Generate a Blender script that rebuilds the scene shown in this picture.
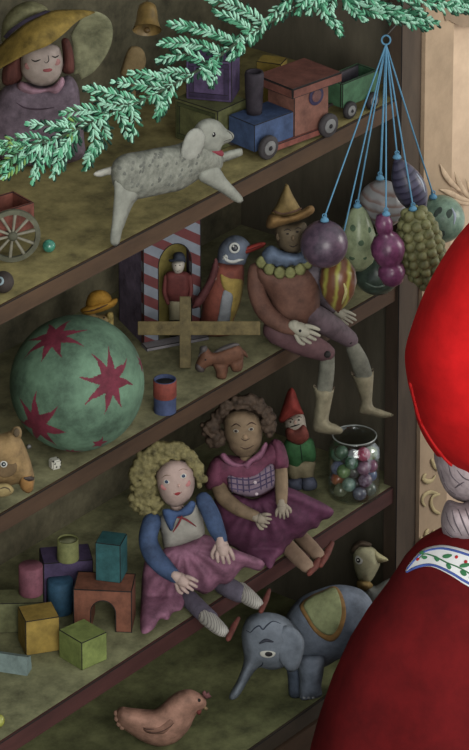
import bpy, bmesh, math, random
import numpy as np
from mathutils import Vector, Matrix
from mathutils.bvhtree import BVHTree
from mathutils.geometry import delaunay_2d_cdt

for _o in list(bpy.data.objects):
    bpy.data.objects.remove(_o)
SC = bpy.context.scene
COL = SC.collection
random.seed(7)
R = math.radians

# ------------------------------------------------------------------ camera
ALPHA, PHI, DIST, TH, PX = R(52.5356), R(26.0), 6.01597, R(15.0), 0.0015
Z0 = 1.402                                   # height of the picture's middle above the floor
FH = Vector((math.sin(ALPHA), math.cos(ALPHA), 0))
RH = Vector((math.cos(ALPHA), -math.sin(ALPHA), 0))
UP = Vector((0, 0, 1))
CAMPOS = Vector((0, 0, Z0)) - DIST * (FH * math.cos(PHI) - UP * math.sin(PHI))
FW = FH * math.cos(TH) - UP * math.sin(TH)
CU = UP * math.cos(TH) + FH * math.sin(TH)
FP = DIST * math.cos(PHI - TH) / PX
_d = Vector((0, 0, Z0)) - CAMPOS
SH = _d.dot(CU) / _d.dot(FW) * FP
cam_data = bpy.data.cameras.new('camera')
cam = bpy.data.objects.new('camera', cam_data)
COL.objects.link(cam)
cam_data.sensor_fit = 'VERTICAL'
cam_data.sensor_height = 24
cam_data.sensor_width = 24
cam_data.lens = 24 * FP / 750
cam_data.shift_y = SH / 750
cam_data.clip_end = 60
cam.matrix_world = Matrix(((RH.x, CU.x, -FW.x, CAMPOS.x), (RH.y, CU.y, -FW.y, CAMPOS.y),
                           (RH.z, CU.z, -FW.z, CAMPOS.z), (0, 0, 0, 1)))
SC.camera = cam

# ------------------------------------------------------------------ light
world = bpy.data.worlds.new('world')
SC.world = world
world.use_nodes = True
world.node_tree.nodes['Background'].inputs[0].default_value = (0.93, 0.97, 1.0, 1)
world.node_tree.nodes['Background'].inputs[1].default_value = 0.95


def area(name, loc, target, size, power, col):
    ld = bpy.data.lights.new(name, 'AREA')
    ld.shape = 'DISK'
    ld.size = size
    ld.energy = power
    ld.color = col
    o = bpy.data.objects.new(name, ld)
    COL.objects.link(o)
    o.location = loc
    o.rotation_euler = (Vector(target) - Vector(loc)).to_track_quat('-Z', 'Y').to_euler()
    return o


area('key_light', (-2.6, -3.0, 2.7), (-0.1, 0.15, 1.4), 2.2, 98, (1.0, 0.97, 0.92))  # added soft key from the front, evens the light inside the shelves
area('right_light', (2.4, -2.2, 2.3), (.7, -.3, 1.2), 1.2, 42, (1.0, .95, .88))  # warm light added at the right to brighten that side of the cloak
SC.view_settings.view_transform = 'Standard'
SC.view_settings.look = 'None'
SC.view_settings.exposure = 0.0
SC.view_settings.gamma = 1
SC.view_settings.use_curve_mapping = False


# ------------------------------------------------------------------ materials
def lin(c):
    c = c / 255
    return c / 12.92 if c <= 0.04045 else ((c + 0.055) / 1.055) ** 2.4


_M = {}


def mute(c, k=0.16):
    """old watercolour-like paints: every toy colour a little greyed"""
    g = .3 * c[0] + .59 * c[1] + .11 * c[2]
    return tuple(v * (1 - k) + g * w * k for v, w in zip(c, (1.0, 1.0, .9)))



def mat(rgb, n=0.32, scale=45, rough=0.75, spec=0.25, stretch=None, gain=None, sheen=0, rgb2=None, bump=0.0):
    key = (rgb, n, scale, rough, spec, stretch, gain, sheen, rgb2, bump)
    if key in _M:
        return _M[key]
    if gain is None:
        rgb, rgb2, gain, n = mute(rgb), mute(rgb2) if rgb2 else None, 0.80, min(.6, n * 1.4)
    m = bpy.data.materials.new('paint_%d_%d_%d' % tuple(int(v) for v in rgb))
    m.use_nodes = True
    nt = m.node_tree
    b = nt.nodes['Principled BSDF']
    b.inputs['Roughness'].default_value = rough
    b.inputs['Specular IOR Level'].default_value = spec
    if sheen:
        b.inputs['Sheen Weight'].default_value = sheen
    tc = nt.nodes.new('ShaderNodeTexCoord')
    vec = tc.outputs['Object']
    if stretch:
        mp = nt.nodes.new('ShaderNodeMapping')
        mp.inputs['Scale'].default_value = stretch
        nt.links.new(vec, mp.inputs[0])
        vec = mp.outputs[0]
    nz = nt.nodes.new('ShaderNodeTexNoise')
    nz.inputs['Scale'].default_value = scale
    nz.inputs['Detail'].default_value = 6
    nz.inputs['Roughness'].default_value = 0.7
    nt.links.new(vec, nz.inputs['Vector'])
    cr = nt.nodes.new('ShaderNodeValToRGB')
    c = [min(1, lin(v) * gain) for v in rgb]
    c2 = [min(1, lin(v) * gain) for v in rgb2] if rgb2 else [min(1, v * (1 + n)) for v in c]
    c1 = [v * (1 - n) for v in c]
    cr.color_ramp.elements[0].position = 0.33
    cr.color_ramp.elements[1].position = 0.67
    cr.color_ramp.elements[0].color = (*c1, 1)
    cr.color_ramp.elements[1].color = (*c2, 1)
    nt.links.new(nz.outputs[0], cr.inputs[0])
    nt.links.new(cr.outputs[0], b.inputs['Base Color'])
    if bump:
        bp = nt.nodes.new('ShaderNodeBump')
        bp.inputs['Strength'].default_value = bump
        bp.inputs['Distance'].default_value = 0.003
        nt.links.new(nz.outputs[0], bp.inputs['Height'])
        nt.links.new(bp.outputs[0], b.inputs['Normal'])
    _M[key] = m
    return m


def stripe_mat(rgb_a, rgb_b, direction, freq, duty=0.5, wob=0.0, rough=0.6, name='stripes'):
    """two paints in alternating bands along a direction (object space, metres)"""
    m = bpy.data.materials.new(name)
    m.use_nodes = True
    rgb_a, rgb_b = mute(rgb_a), mute(rgb_b)
    nt = m.node_tree
    b = nt.nodes['Principled BSDF']
    b.inputs['Roughness'].default_value = rough
    b.inputs['Specular IOR Level'].default_value = 0.3
    tc = nt.nodes.new('ShaderNodeTexCoord')
    vm = nt.nodes.new('ShaderNodeVectorMath')
    vm.operation = 'DOT_PRODUCT'
    vm.inputs[1].default_value = direction
    nz = nt.nodes.new('ShaderNodeTexNoise')
    nz.inputs['Scale'].default_value = 60
    nt.links.new(tc.outputs['Object'], vm.inputs[0])
    nt.links.new(tc.outputs['Object'], nz.inputs['Vector'])
    mu = nt.nodes.new('ShaderNodeMath')
    mu.operation = 'MULTIPLY'
    mu.inputs[1].default_value = freq
    nt.links.new(vm.outputs['Value'], mu.inputs[0])
    ad = nt.nodes.new('ShaderNodeMath')
    ad.operation = 'MULTIPLY_ADD'
    ad.inputs[1].default_value = wob
    nt.links.new(nz.outputs[0], ad.inputs[0])
    nt.links.new(mu.outputs[0], ad.inputs[2])
    fr = nt.nodes.new('ShaderNodeMath')
    fr.operation = 'FRACT'
    nt.links.new(ad.outputs[0], fr.inputs[0])
    cr = nt.nodes.new('ShaderNodeValToRGB')
    e = cr.color_ramp.elements
    e[0].position = 0
    e[0].color = (*[lin(v) for v in rgb_a], 1)
    e[1].position = duty
    e[1].color = (*[lin(v) for v in rgb_b], 1)
    cr.color_ramp.interpolation = 'CONSTANT' if not wob else 'EASE'
    if wob:
        e2 = cr.color_ramp.elements.new(min(0.98, duty + 0.38))
        e2.color = (*[lin(v) for v in rgb_b], 1)
        e3 = cr.color_ramp.elements.new(0.995)
        e3.color = (*[lin(v) for v in rgb_a], 1)
    nt.links.new(fr.outputs[0], cr.inputs[0])
    mx = nt.nodes.new('ShaderNodeMix')
    mx.data_type = 'RGBA'
    mx.blend_type = 'MULTIPLY'
    mx.inputs[0].default_value = 0.5
    nt.links.new(cr.outputs[0], mx.inputs[6])
    nt.links.new(nz.outputs[0], mx.inputs[7])
    nt.links.new(mx.outputs[2], b.inputs['Base Color'])
    return m


INK = mat((34, 31, 30), n=0.1)
WHITE = mat((190, 190, 184), n=0.12)


# ------------------------------------------------------------------ objects and frames
def prop(o, label=None, cat=None, group=None, kind=None):
    if label: o['label'] = label
    if cat: o['category'] = cat
    if group: o['group'] = group
    if kind: o['kind'] = kind
    return o


def smooth_mesh(me, on=True):
    me.polygons.foreach_set('use_smooth', [on] * len(me.polygons))


def obj(name, bm, m, parent=None, smooth=True, label=None):
    if isinstance(bm, bmesh.types.BMesh):
        me = bpy.data.meshes.new(name)
        bmesh.ops.recalc_face_normals(bm, faces=bm.faces)
        bm.to_mesh(me)
        bm.free()
    else:
        me = bm
    smooth_mesh(me, smooth)
    if not isinstance(m, (list, tuple)) and any(p.material_index for p in me.polygons):
        m = [m, INK]                      # edges of painted wood are lined in dark paint
    for q in (m if isinstance(m, (list, tuple)) else [m]):
        me.materials.append(q)
    o = bpy.data.objects.new(name, me)
    COL.objects.link(o)
    if parent is not None:
        o.parent = parent
    if label:
        o['label'] = label
    return o


def ray(px, py):
    return (FW + RH * ((px - 234.5) / FP) + CU * ((375 - py + SH) / FP)).normalized()


def on_plane(px, py, p, n):
    d = ray(px, py)
    return CAMPOS + d * ((p - CAMPOS).dot(n) / d.dot(n))


ZS = {1: Z0 + 0.3077, 2: Z0 - 0.0065, 3: Z0 - 0.3592, 4: Z0 - 0.6517}


class Frame:
    """a thing's own frame: origin where it stands, x to its right, y away, z up"""

    def __init__(s, px, py, shelf=None, name='toy', label='', cat='toy', group=None, pt=None, z=None, yaw=0):
        if pt is None:
            zz = ZS[shelf] if shelf else z
            pt = on_plane(px, py, Vector((0, 0, zz)), UP)
        s.o = pt.copy()
        s.s = (pt - CAMPOS).dot(FW) / FP
        s.root = bpy.data.objects.new(name, None)
        s.root.empty_display_size = 0.02
        COL.objects.link(s.root)
        s.root.location = pt
        s.root.rotation_euler = (0, 0, -ALPHA)
        prop(s.root, label, cat, group)
        s.px, s.py = px, py

    def L(s, px, py, y=0.0):
        p = on_plane(px, py, s.o + FH * (y * s.s), FH) - s.o
        return Vector((p.dot(RH), p.dot(FH), p.z))

    def ground(s, px, py):
        p = on_plane(px, py, s.o, UP) - s.o
        return p.dot(FH) / s.s

    def world(s, v):
        return s.o + RH * v[0] + FH * v[1] + UP * v[2]

    def hit(s, ob, px, py):
        k = ob.get('_bvh_key')
        key = ob.name
        if key not in _BVH:
            me = ob.data
            _BVH[key] = BVHTree.FromPolygons([v.co for v in me.vertices], [p.vertices[:] for p in me.polygons])
        d = ray(px, py)
        dl = Vector((d.dot(RH), d.dot(FH), d.z))
        c = CAMPOS - s.o
        cl = Vector((c.dot(RH), c.dot(FH), c.z))
        loc, nrm, i, dist = _BVH[key].ray_cast(cl, dl)
        if loc is None:
            t = -cl.dot(dl)
            loc, nrm, i, dist = _BVH[key].find_nearest(cl + dl * t)
        if nrm.dot(dl) > 0:
            nrm = -nrm
        return loc, nrm, dl

    def settle(s, obs=None, dz=0.0):
        """slide the thing along the line of sight until its lowest point rests on its support"""
        obs = obs or [o for o in kids(s.root) if o.type == 'MESH']
        mz = min(min(v.co.z for v in o.data.vertices) for o in obs) - dz
        d = ray(s.px, s.py)
        s.root.location = s.root.location + d * (-mz / d.z)
        return s


_BVH = {}


def kids(o):
    out = []
    for c in o.children:
        out.append(c)
        out += kids(c)
    return out


# ------------------------------------------------------------------ shapes
def cr_curve(pts, step, closed=False):
    P = [np.array(p, float) for p in pts]
    n = len(P)
    out = []
    rng = range(n if closed else n - 1)
    for i in rng:
        if closed:
            p0, p1, p2, p3 = P[(i - 1) % n], P[i], P[(i + 1) % n], P[(i + 2) % n]
        else:
            p1, p2 = P[i], P[i + 1]
            p0 = P[i - 1] if i > 0 else 2 * p1 - p2
            p3 = P[i + 2] if i + 2 < n else 2 * p2 - p1
        m = max(1, int(round(np.linalg.norm((p2 - p1)[:2]) / step)))
        for k in range(m):
            t = k / m
            out.append(0.5 * ((2 * p1) + (-p0 + p2) * t + (2 * p0 - 5 * p1 + 4 * p2 - p3) * t * t + (-p0 + 3 * p1 - 3 * p2 + p3) * t ** 3))
    if not closed:
        out.append(P[-1])
    return np.array(out)


def lin_curve(pts, step, closed=True):
    P = [np.array(p, float) for p in pts]
    out = []
    n = len(P)
    for i in range(n if closed else n - 1):
        a, b = P[i], P[(i + 1) % n]
        m = max(1, int(round(np.linalg.norm((b - a)[:2]) / step)))
        for k in range(m):
            out.append(a + (b - a) * k / m)
    if not closed:
        out.append(P[-1])
    return np.array(out)


def seg_dist(q, poly):
    a = poly
    b = np.roll(poly, -1, axis=0)
    ab = b - a
    l2 = (ab ** 2).sum(1) + 1e-9
    t = np.clip(((q[:, None, :] - a[None]) * ab[None]).sum(2) / l2[None], 0, 1)
    c = a[None] + t[..., None] * ab[None]
    return np.sqrt(((q[:, None, :] - c) ** 2).sum(2)).min(1)


def inside(q, poly):
    x, y = q[:, 0], q[:, 1]
    r = np.zeros(len(q), bool)
    n = len(poly)
    for i in range(n):
        x1, y1 = poly[i]
        x2, y2 = poly[(i + 1) % n]
        if y1 == y2:
            continue
        c = ((y1 > y) != (y2 > y)) & (x < (x2 - x1) * (y - y1) / (y2 - y1) + x1)
        r ^= c
    return r


def inflate(fr, pts, y=0.0, T=10, w=None, step=2.6, back=1.0, sharp=False, fold=None, bm=None):
    """a solid body with this outline, rounded in depth (T = half thickness, w = width of the rounding)"""
    w = w or T
    poly = (lin_curve(pts, step) if sharp else cr_curve(pts, step, True))[:, :2]
    x0, y0 = poly.min(0)
    x1, y1 = poly.max(0)
    g = []
    j = 0
    yy = y0
    while yy <= y1:
        xs = np.arange(x0 + (step / 2 if j % 2 else 0), x1, step)
        g += [(a, yy) for a in xs]
        yy += step * 0.87
        j += 1
    g = np.array(g)
    g = g[inside(g, poly)]
    if len(g):
        g = g[seg_dist(g, poly) > step * 0.55]
    n = len(poly)
    P = np.vstack([poly, g]) if len(g) else poly
    vs, es, fs, ov, _, _ = delaunay_2d_cdt([Vector(p) for p in P], [(i, (i + 1) % n) for i in range(n)], [], 1, 1e-4)
    V = np.array([(v.x, v.y) for v in vs])
    d = seg_dist(V, poly)
    bd = d < 1e-3
    h = T * np.sqrt(np.maximum(0, 1 - (1 - np.minimum(d / w, 1)) ** 2))
    nb = [[] for _ in V]
    for f in fs:
        for k in range(len(f)):
            nb[f[k]].append(f[k - 1])
            nb[f[k - 1]].append(f[k])
    for it in range(4):
        h2 = np.array([h[i] if bd[i] or not nb[i] else 0.5 * h[i] + 0.5 * np.mean(h[nb[i]]) for i in range(len(V))])
        h = h2
    if fold:
        cx, cy, nf, amp = fold
        ang = np.arctan2(V[:, 1] - cy, V[:, 0] - cx)
        rr = np.hypot(V[:, 1] - cy, V[:, 0] - cx)
        h = h * (1 + amp * np.sin(nf * ang + 0.6 * np.sin(rr * 0.08)) * np.clip(rr / 40, 0, 1))
    yc = [y(a, b) if callable(y) else y for a, b in V]
    bm = bm or bmesh.new()
    F, B = [], []
    for i in range(len(V)):
        v = bm.verts.new(fr.L(V[i, 0], V[i, 1], yc[i] - h[i]))
        F.append(v)
        B.append(v if bd[i] else bm.verts.new(fr.L(V[i, 0], V[i, 1], yc[i] + h[i] * back)))
    for f in fs:
        try:
            bm.faces.new([F[i] for i in f])
        except ValueError:
            pass
        if not all(bd[i] for i in f):
            try:
                bm.faces.new([B[i] for i in reversed(f)])
            except ValueError:
                pass
    return bm


def frame_dirs(d):
    d = d.normalized()
    a = d.cross(Vector((0, 0, 1)) if abs(d.z) < 0.9 else Vector((1, 0, 0))).normalized()
    return a, d.cross(a).normalized()


def tube3(bm, pts, radii, n=10, flat=1.0, flatdir=None):
    """tapered round tube through local points, rounded ends"""
    m = len(pts)
    rings = []
    tang = []
    for i in range(m):
        t = pts[min(i + 1, m - 1)] - pts[max(i - 1, 0)]
        tang.append(t.normalized() if t.length > 1e-9 else Vector((0, 0, 1)))
    seq = []
    for e in (-0.95, -0.7):
        seq.append((pts[0] + tang[0] * (e * radii[0]), radii[0] * math.sqrt(1 - e * e), tang[0]))
    for i in range(m):
        seq.append((pts[i], radii[i], tang[i]))
    for e in (0.7, 0.95):
        seq.append((pts[-1] + tang[-1] * (e * radii[-1]), radii[-1] * math.sqrt(1 - e * e), tang[-1]))
    a0 = None
    for p, r, t in seq:
        if flatdir is not None:
            b = (flatdir - t * flatdir.dot(t)).normalized()
            a = b.cross(t)
        elif a0 is None:
            a, b = frame_dirs(t)
        else:
            a = (a0 - t * a0.dot(t)).normalized()
            b = t.cross(a)
        a0 = a
        rings.append([bm.verts.new(p + a * (r * math.cos(2 * math.pi * k / n)) + b * (r * flat * math.sin(2 * math.pi * k / n))) for k in range(n)])
    for i in range(len(rings) - 1):
        for k in range(n):
            bm.faces.new((rings[i][k], rings[i][(k + 1) % n], rings[i + 1][(k + 1) % n], rings[i + 1][k]))
    bm.faces.new(rings[0][::-1])
    bm.faces.new(rings[-1])
    return bm


def tube(fr, pts, bm=None, n=10, step=3.0, flat=1.0):
    """pts: (px, py, y, r) in photo units of this frame"""
    bm = bm or bmesh.new()
    c = cr_curve(pts, step) if len(pts) > 1 else np.array(pts)
    return tube3(bm, [fr.L(a[0], a[1], a[2]) for a in c], [max(0.05, a[3]) * fr.s for a in c], n, flat)


def ell(bm, c, rad, rot=None, u=16, v=10):
    M = Matrix.Translation(c) @ (rot.to_4x4() if rot is not None else Matrix.Identity(4)) @ Matrix.Diagonal((*rad, 1))
    bmesh.ops.create_uvsphere(bm, u_segments=u, v_segments=v, radius=1, matrix=M)
    return bm


def ball(fr, px, py, y, r, bm=None, ry=None, rz=None, u=16, v=10):
    bm = bm or bmesh.new()
    return ell(bm, fr.L(px, py, y), (r * fr.s, (ry or r) * fr.s, (rz or r) * fr.s), None, u, v)


def box(bm, c, size, rz=0.0, bevel=0.0, rot=None):
    M = Matrix.Translation(c) @ (rot.to_4x4() if rot is not None else Matrix.Rotation(rz, 4, 'Z')) @ Matrix.Diagonal((*size, 1))
    r = bmesh.ops.create_cube(bm, size=1, matrix=M)
    if bevel:
        es = list({e for v in r['verts'] for e in v.link_edges})
        for q in bmesh.ops.bevel(bm, geom=es, offset=bevel, segments=2, affect='EDGES')['faces']:
            q.material_index = 1
    return bm


def lathe(bm, prof, c, n=28, axis=None, close=True):
    """prof: (radius, height) pairs; axis: direction of height"""
    ax = (axis or Vector((0, 0, 1))).normalized()
    a, b = frame_dirs(ax)
    rings = []
    for r, h in prof:
        rings.append([bm.verts.new(c + ax * h + (a * math.cos(2 * math.pi * k / n) + b * math.sin(2 * math.pi * k / n)) * max(r, 1e-5)) for k in range(n)])
    for i in range(len(rings) - 1):
        for k in range(n):
            bm.faces.new((rings[i][k], rings[i][(k + 1) % n], rings[i + 1][(k + 1) % n], rings[i + 1][k]))
    if close:
        bm.faces.new(rings[0][::-1])
        bm.faces.new(rings[-1])
    return bm


def surf(fr, rows, thick=0.6, m=26, rstep=4):
    """a sheet through rows of (px, py, y) points, given a real thickness"""
    RR = []
    for r in rows:
        c = cr_curve(r, 2.0)
        t = np.linspace(0, len(c) - 1, m)
        RR.append(np.array([[np.interp(q, np.arange(len(c)), c[:, k]) for k in range(3)] for q in t]))
    RR = np.array(RR)
    G = [cr_curve(RR[:, j, :], 1e9) if len(RR) < 3 else None for j in range(m)]
    rowsN = []
    nr = len(RR)
    sub = rstep
    for i in range(nr - 1):
        p0 = RR[i - 1] if i else 2 * RR[0] - RR[1]
        p1, p2 = RR[i], RR[i + 1]
        p3 = RR[i + 2] if i + 2 < nr else 2 * p2 - p1
        for k in range(sub):
            t = k / sub
            rowsN.append(0.5 * ((2 * p1) + (-p0 + p2) * t + (2 * p0 - 5 * p1 + 4 * p2 - p3) * t * t + (-p0 + 3 * p1 - 3 * p2 + p3) * t ** 3))
    rowsN.append(RR[-1])
    bm = bmesh.new()
    V = [[bm.verts.new(fr.L(*p)) for p in r] for r in rowsN]
    fs = []
    for i in range(len(V) - 1):
        for j in range(m - 1):
            fs.append(bm.faces.new((V[i][j], V[i][j + 1], V[i + 1][j + 1], V[i + 1][j])))
    bmesh.ops.recalc_face_normals(bm, faces=bm.faces)
    bmesh.ops.solidify(bm, geom=bm.faces[:], thickness=thick * fr.s)
    return bm


def remesh(bm, voxel, it=5, fac=0.5):
    me = bpy.data.meshes.new('tmp')
    bmesh.ops.recalc_face_normals(bm, faces=bm.faces)
    bm.to_mesh(me)
    bm.free()
    o = bpy.data.objects.new('tmp', me)
    COL.objects.link(o)
    r = o.modifiers.new('r', 'REMESH')
    r.mode = 'VOXEL'
    r.voxel_size = voxel
    if it:
        s = o.modifiers.new('s', 'SMOOTH')
        s.iterations = it
        s.factor = fac
    dg = bpy.context.evaluated_depsgraph_get()
    out = bpy.data.meshes.new_from_object(o.evaluated_get(dg))
    bpy.data.objects.remove(o)
    bpy.data.meshes.remove(me)
    return out


def spot(fr, ob, px, py, w, h, bm=None, ang=0.0, t=0.7, lift=0.0):
    """a thin lens of paint or felt lying on the surface of ob"""
    bm = bm or bmesh.new()
    loc, nrm, dl = fr.hit(ob, px, py)
    nz = (nrm * 0.6 - dl * 0.4).normalized()
    ax = Vector((math.cos(ang), 0, math.sin(ang)))
    ax = (ax - nz * ax.dot(nz)).normalized()
    ay = nz.cross(ax)
    rot = Matrix((ax, ay, nz)).transposed()
    s = fr.s
    ell(bm, loc + nz * (lift * s), (w / 2 * s, h / 2 * s, t * s), rot, 14, 8)
    return bm


def stroke(fr, ob, pts, r=0.6, bm=None, taper=True, step=1.6, n=6, lift=0.0, flat=0.7):
    """a painted line or stitched seam on the surface of ob through photo points"""
    bm = bm or bmesh.new()
    c = cr_curve([p[:2] for p in pts], step)
    P, N = [], []
    for a in c:
        loc, nrm, dl = fr.hit(ob, a[0], a[1])
        P.append(loc + nrm * (lift * fr.s))
        N.append(nrm)
    m = len(P)
    rad = []
    for i in range(m):
        k = 1.0
        if taper:
            k = 0.35 + 0.65 * math.sin(math.pi * (i + 0.5) / m)
        rr = r[0] + (r[1] - r[0]) * i / max(1, m - 1) if isinstance(r, tuple) else r
        rad.append(rr * k * fr.s)
    return tube3(bm, P, rad, n, flat, sum(N, Vector()) if N else None)


def crop(x0, y0, sc):
    return lambda *pts: [(x0 + p[0] / sc, y0 + p[1] / sc, *p[2:]) for p in pts]


def hand(fr, wrist, tip, width, y, m, parent, fingers=4, thumb=1, name='hand', yt=None):
    """small doll hand: palm, separate fingers and a thumb, one mesh"""
    w = np.array(wrist, float)
    t = np.array(tip, float)
    yt = y if yt is None else yt
    d = t - w
    Ln = np.linalg.norm(d)
    d /= Ln
    q = np.array((-d[1], d[0]))
    bm = bmesh.new()
    pc = w + d * Ln * 0.30
    tube(fr, [(*(w), y, width * 0.34), (*(w + d * Ln * 0.25), y, width * 0.45), (*(w + d * Ln * 0.46), (y + yt) / 2, width * 0.43)], bm, 10, 1.5)
    for k in range(fingers):
        f = (k - (fingers - 1) / 2) / max(1, (fingers - 1))
        ln = 1.0 - 0.22 * abs(f + 0.1) * 1.4
        a = w + d * Ln * 0.42 + q * f * width * 0.78
        b = w + d * Ln * 0.75 * ln + q * f * width * 0.98 
        e = w + d * Ln * ln + q * f * width * 1.05
        tube(fr, [(*a, (y + yt) / 2, width * .15), (*b, yt - .8, width * .145), (*e, yt + .3, width * .11)], bm, 8, 1.5)
    a = w + d * Ln * 0.18 + q * thumb * width * 0.35
    b = w + d * Ln * 0.45 + q * thumb * width * 0.75
    e = w + d * Ln * 0.62 + q * thumb * width * 0.78
    tube(fr, [(*a, y, width * .16), (*b, y - 1, width * .15), (*e, y - 1, width * .12)], bm, 8, 1.5)
    return obj(name, bm, m, parent)


def decal(fr, ob, pts, thick=1.4, step=2.0, sharp=False):
    """a piece of cloth or felt with this outline lying on the surface of ob"""
    poly = (lin_curve(pts, step) if sharp else cr_curve(pts, step, True))[:, :2]
    x0, y0 = poly.min(0)
    x1, y1 = poly.max(0)
    g = np.array([(a, b) for a in np.arange(x0, x1, step) for b in np.arange(y0, y1, step)])
    g = g[inside(g, poly)]
    if len(g):
        g = g[seg_dist(g, poly) > step * .5]
    n = len(poly)
    P = np.vstack([poly, g]) if len(g) else poly
    vs, es, fs, _, _, _ = delaunay_2d_cdt([Vector(p) for p in P], [(i, (i + 1) % n) for i in range(n)], [], 1, 1e-4)
    V = np.array([(v.x, v.y) for v in vs])
    d = seg_dist(V, poly)
    bm = bmesh.new()
    T_, B_ = [], []
    for (px, py), dd in zip(V, d):
        loc, nrm, dl = fr.hit(ob, px, py)
        T_.append(bm.verts.new(loc + nrm * (thick * fr.s * (.45 + .55 * min(1, dd / 2.5)))))
        B_.append(bm.verts.new(loc - nrm * (.5 * fr.s)))
    ed = {}
    for f in fs:
        bm.faces.new([T_[i] for i in f])
        bm.faces.new([B_[i] for i in reversed(f)])
        for k in range(len(f)):
            e = (f[k], f[(k + 1) % len(f)])
            ed[e] = 1
    for (i, j) in ed:
        if (j, i) not in ed:
            bm.faces.new((T_[i], B_[i], B_[j], T_[j]))
    return bm


# ------------------------------------------------------------------ the room
YAX = Vector((0, 1, 0))


def wbox(name, x0, x1, y0, y1, z0, z1, m, parent=None, bevel=0.0):
    bm = bmesh.new()
    box(bm, Vector(((x0 + x1) / 2, (y0 + y1) / 2, (z0 + z1) / 2)), (x1 - x0, y1 - y0, z1 - z0), 0, bevel)
    return obj(name, bm, m, parent, smooth=False)


def frontX(px, py, Y=0.0):
    return on_plane(px, py, Vector((0, Y, 0)), YAX)


XE = 0.475
WALL = mat((150, 130, 106), n=0.16, scale=14, rough=0.85, bump=0.25, gain=1.0)
PANEL = mat((172, 150, 126), n=0.14, scale=12, rough=0.85, bump=0.2, gain=1.15)
STUCCO = mat((128, 110, 90), n=0.14, scale=18, rough=0.85, gain=1)
CARVE = mat((174, 152, 126), n=0.22, scale=60, rough=0.85, gain=1.0)
prop(wbox('floor', -3, 3, -3.2, 0.6, -0.05, 0, mat((84, 70, 58), n=0.2, scale=6, stretch=(1, 8, 1))), kind='structure')
wall = prop(wbox('wall_right', XE + 0.001, 2.2, 0.0, 0.12, 0, 2.75, PANEL), kind='structure')
prop(wbox('wall_back', -3, 2.2, 0.36, 0.46, 0, 2.75, mat((104, 94, 80), n=0.15, scale=10)), kind='structure')
xp = frontX(443.5, 300).x
pil = prop(wbox('trim_1', XE + 0.001, xp, -0.012, 0.0, 0, 2.75, WALL), kind='structure')


def wall_poly(name, pts, y0, y1, m, parent=None):
    bm = bmesh.new()
    P = [frontX(a, b, y0) for a, b in cr_curve(pts, 4, False)]
    A = [bm.verts.new((p.x, y0, p.z)) for p in P]
    B = [bm.verts.new((p.x, y1, p.z)) for p in P]
    bm.faces.new(A)
    bm.faces.new(B[::-1])
    n = len(P)
    for i in range(n):
        bm.faces.new((A[i], B[i], B[(i + 1) % n], A[(i + 1) % n]))
    return obj(name, bm, m, parent, smooth=False)


prop(wall_poly('trim_2', [(444.2, -60), (444.2, 14), (449, 20), (457, 24.5), (469, 27), (482, 25), (494, 19), (500, 12), (500, -60)], -0.014, 0.0, STUCCO), kind='structure')


def relief(name, strokes, m, Y=-0.012, flat=0.45):
    """carved plaster raised from the wall: strokes of (px, py, r) lying on the wall plane"""
    for st in strokes:
        bm = bmesh.new()
        c = cr_curve(st, 2)
        P = [frontX(a[0], a[1], Y - 0.002) for a in c]
        tube3(bm, P, [max(0.2, a[2]) * PX for a in c], 10, flat, YAX)
        obj(name, bm, m, wall)


q = crop(389, 120, 5.8625)
relief('carved_leaf', [
    [(*q((300, 260))[0], .6), (*q((325, 315))[0], 3.4), (*q((372, 375))[0], 3.0), (*q((440, 430))[0], 1.2)],
    [(*q((385, 305))[0], .6), (*q((405, 360))[0], 3.4), (*q((440, 420))[0], 3.2), (*q((475, 460))[0], 1.4)],
    [(*q((450, 345))[0], .6), (*q((472, 400))[0], 3.2), (*q((495, 470))[0], 1.4)],
    [(*q((300, 408))[0], .6), (*q((350, 425))[0], 3.0), (*q((420, 460))[0], 3.0), (*q((490, 480))[0], 1.4)],
    [(*q((335, 450))[0], .6), (*q((395, 475))[0], 2.2), (*q((450, 490))[0], 2.2), (*q((500, 495))[0], 1.4)],
], CARVE)
q = crop(400, 440, 4.6875)
SCR = mat((156, 142, 106), n=0.18, scale=50, rough=0.8, gain=1.1)
relief('carved_scroll', [
    [(*q((118, 165))[0], 2.2), (*q((108, 180))[0], 2.6), (*q((125, 195))[0], 2.8), (*q((150, 190))[0], 2.2), (*q((165, 170))[0], 1.4)],
    [(*q((175, 250))[0], 1.2), (*q((140, 245))[0], 2.4), (*q((112, 262))[0], 2.6), (*q((105, 290))[0], 2.0), (*q((118, 310))[0], 1.2)],
    [(*q((185, 255))[0], 1.2), (*q((155, 265))[0], 2.2), (*q((145, 295))[0], 2.4), (*q((160, 330))[0], 2.2), (*q((185, 345))[0], 1.6)],
    [(*q((130, 425))[0], 2.4), (*q((120, 440))[0], 3.4), (*q((135, 452))[0], 3.0)],
    [(*q((160, 430))[0], 2.4), (*q((150, 445))[0], 3.2), (*q((165, 455))[0], 2.6)],
    [(*q((185, 440))[0], 2.0), (*q((180, 452))[0], 2.6)],
    [(*q((100, 462))[0], 2.2), (*q((95, 478))[0], 3.0), (*q((112, 485))[0], 2.6)],
    [(*q((140, 470))[0], 2.0), (*q((128, 482))[0], 2.6)],
    [(*q((150, 95))[0], 2.0), (*q((160, 120))[0], 2.4), (*q((178, 140))[0], 1.6)],
], SCR, flat=0.5)

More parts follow.
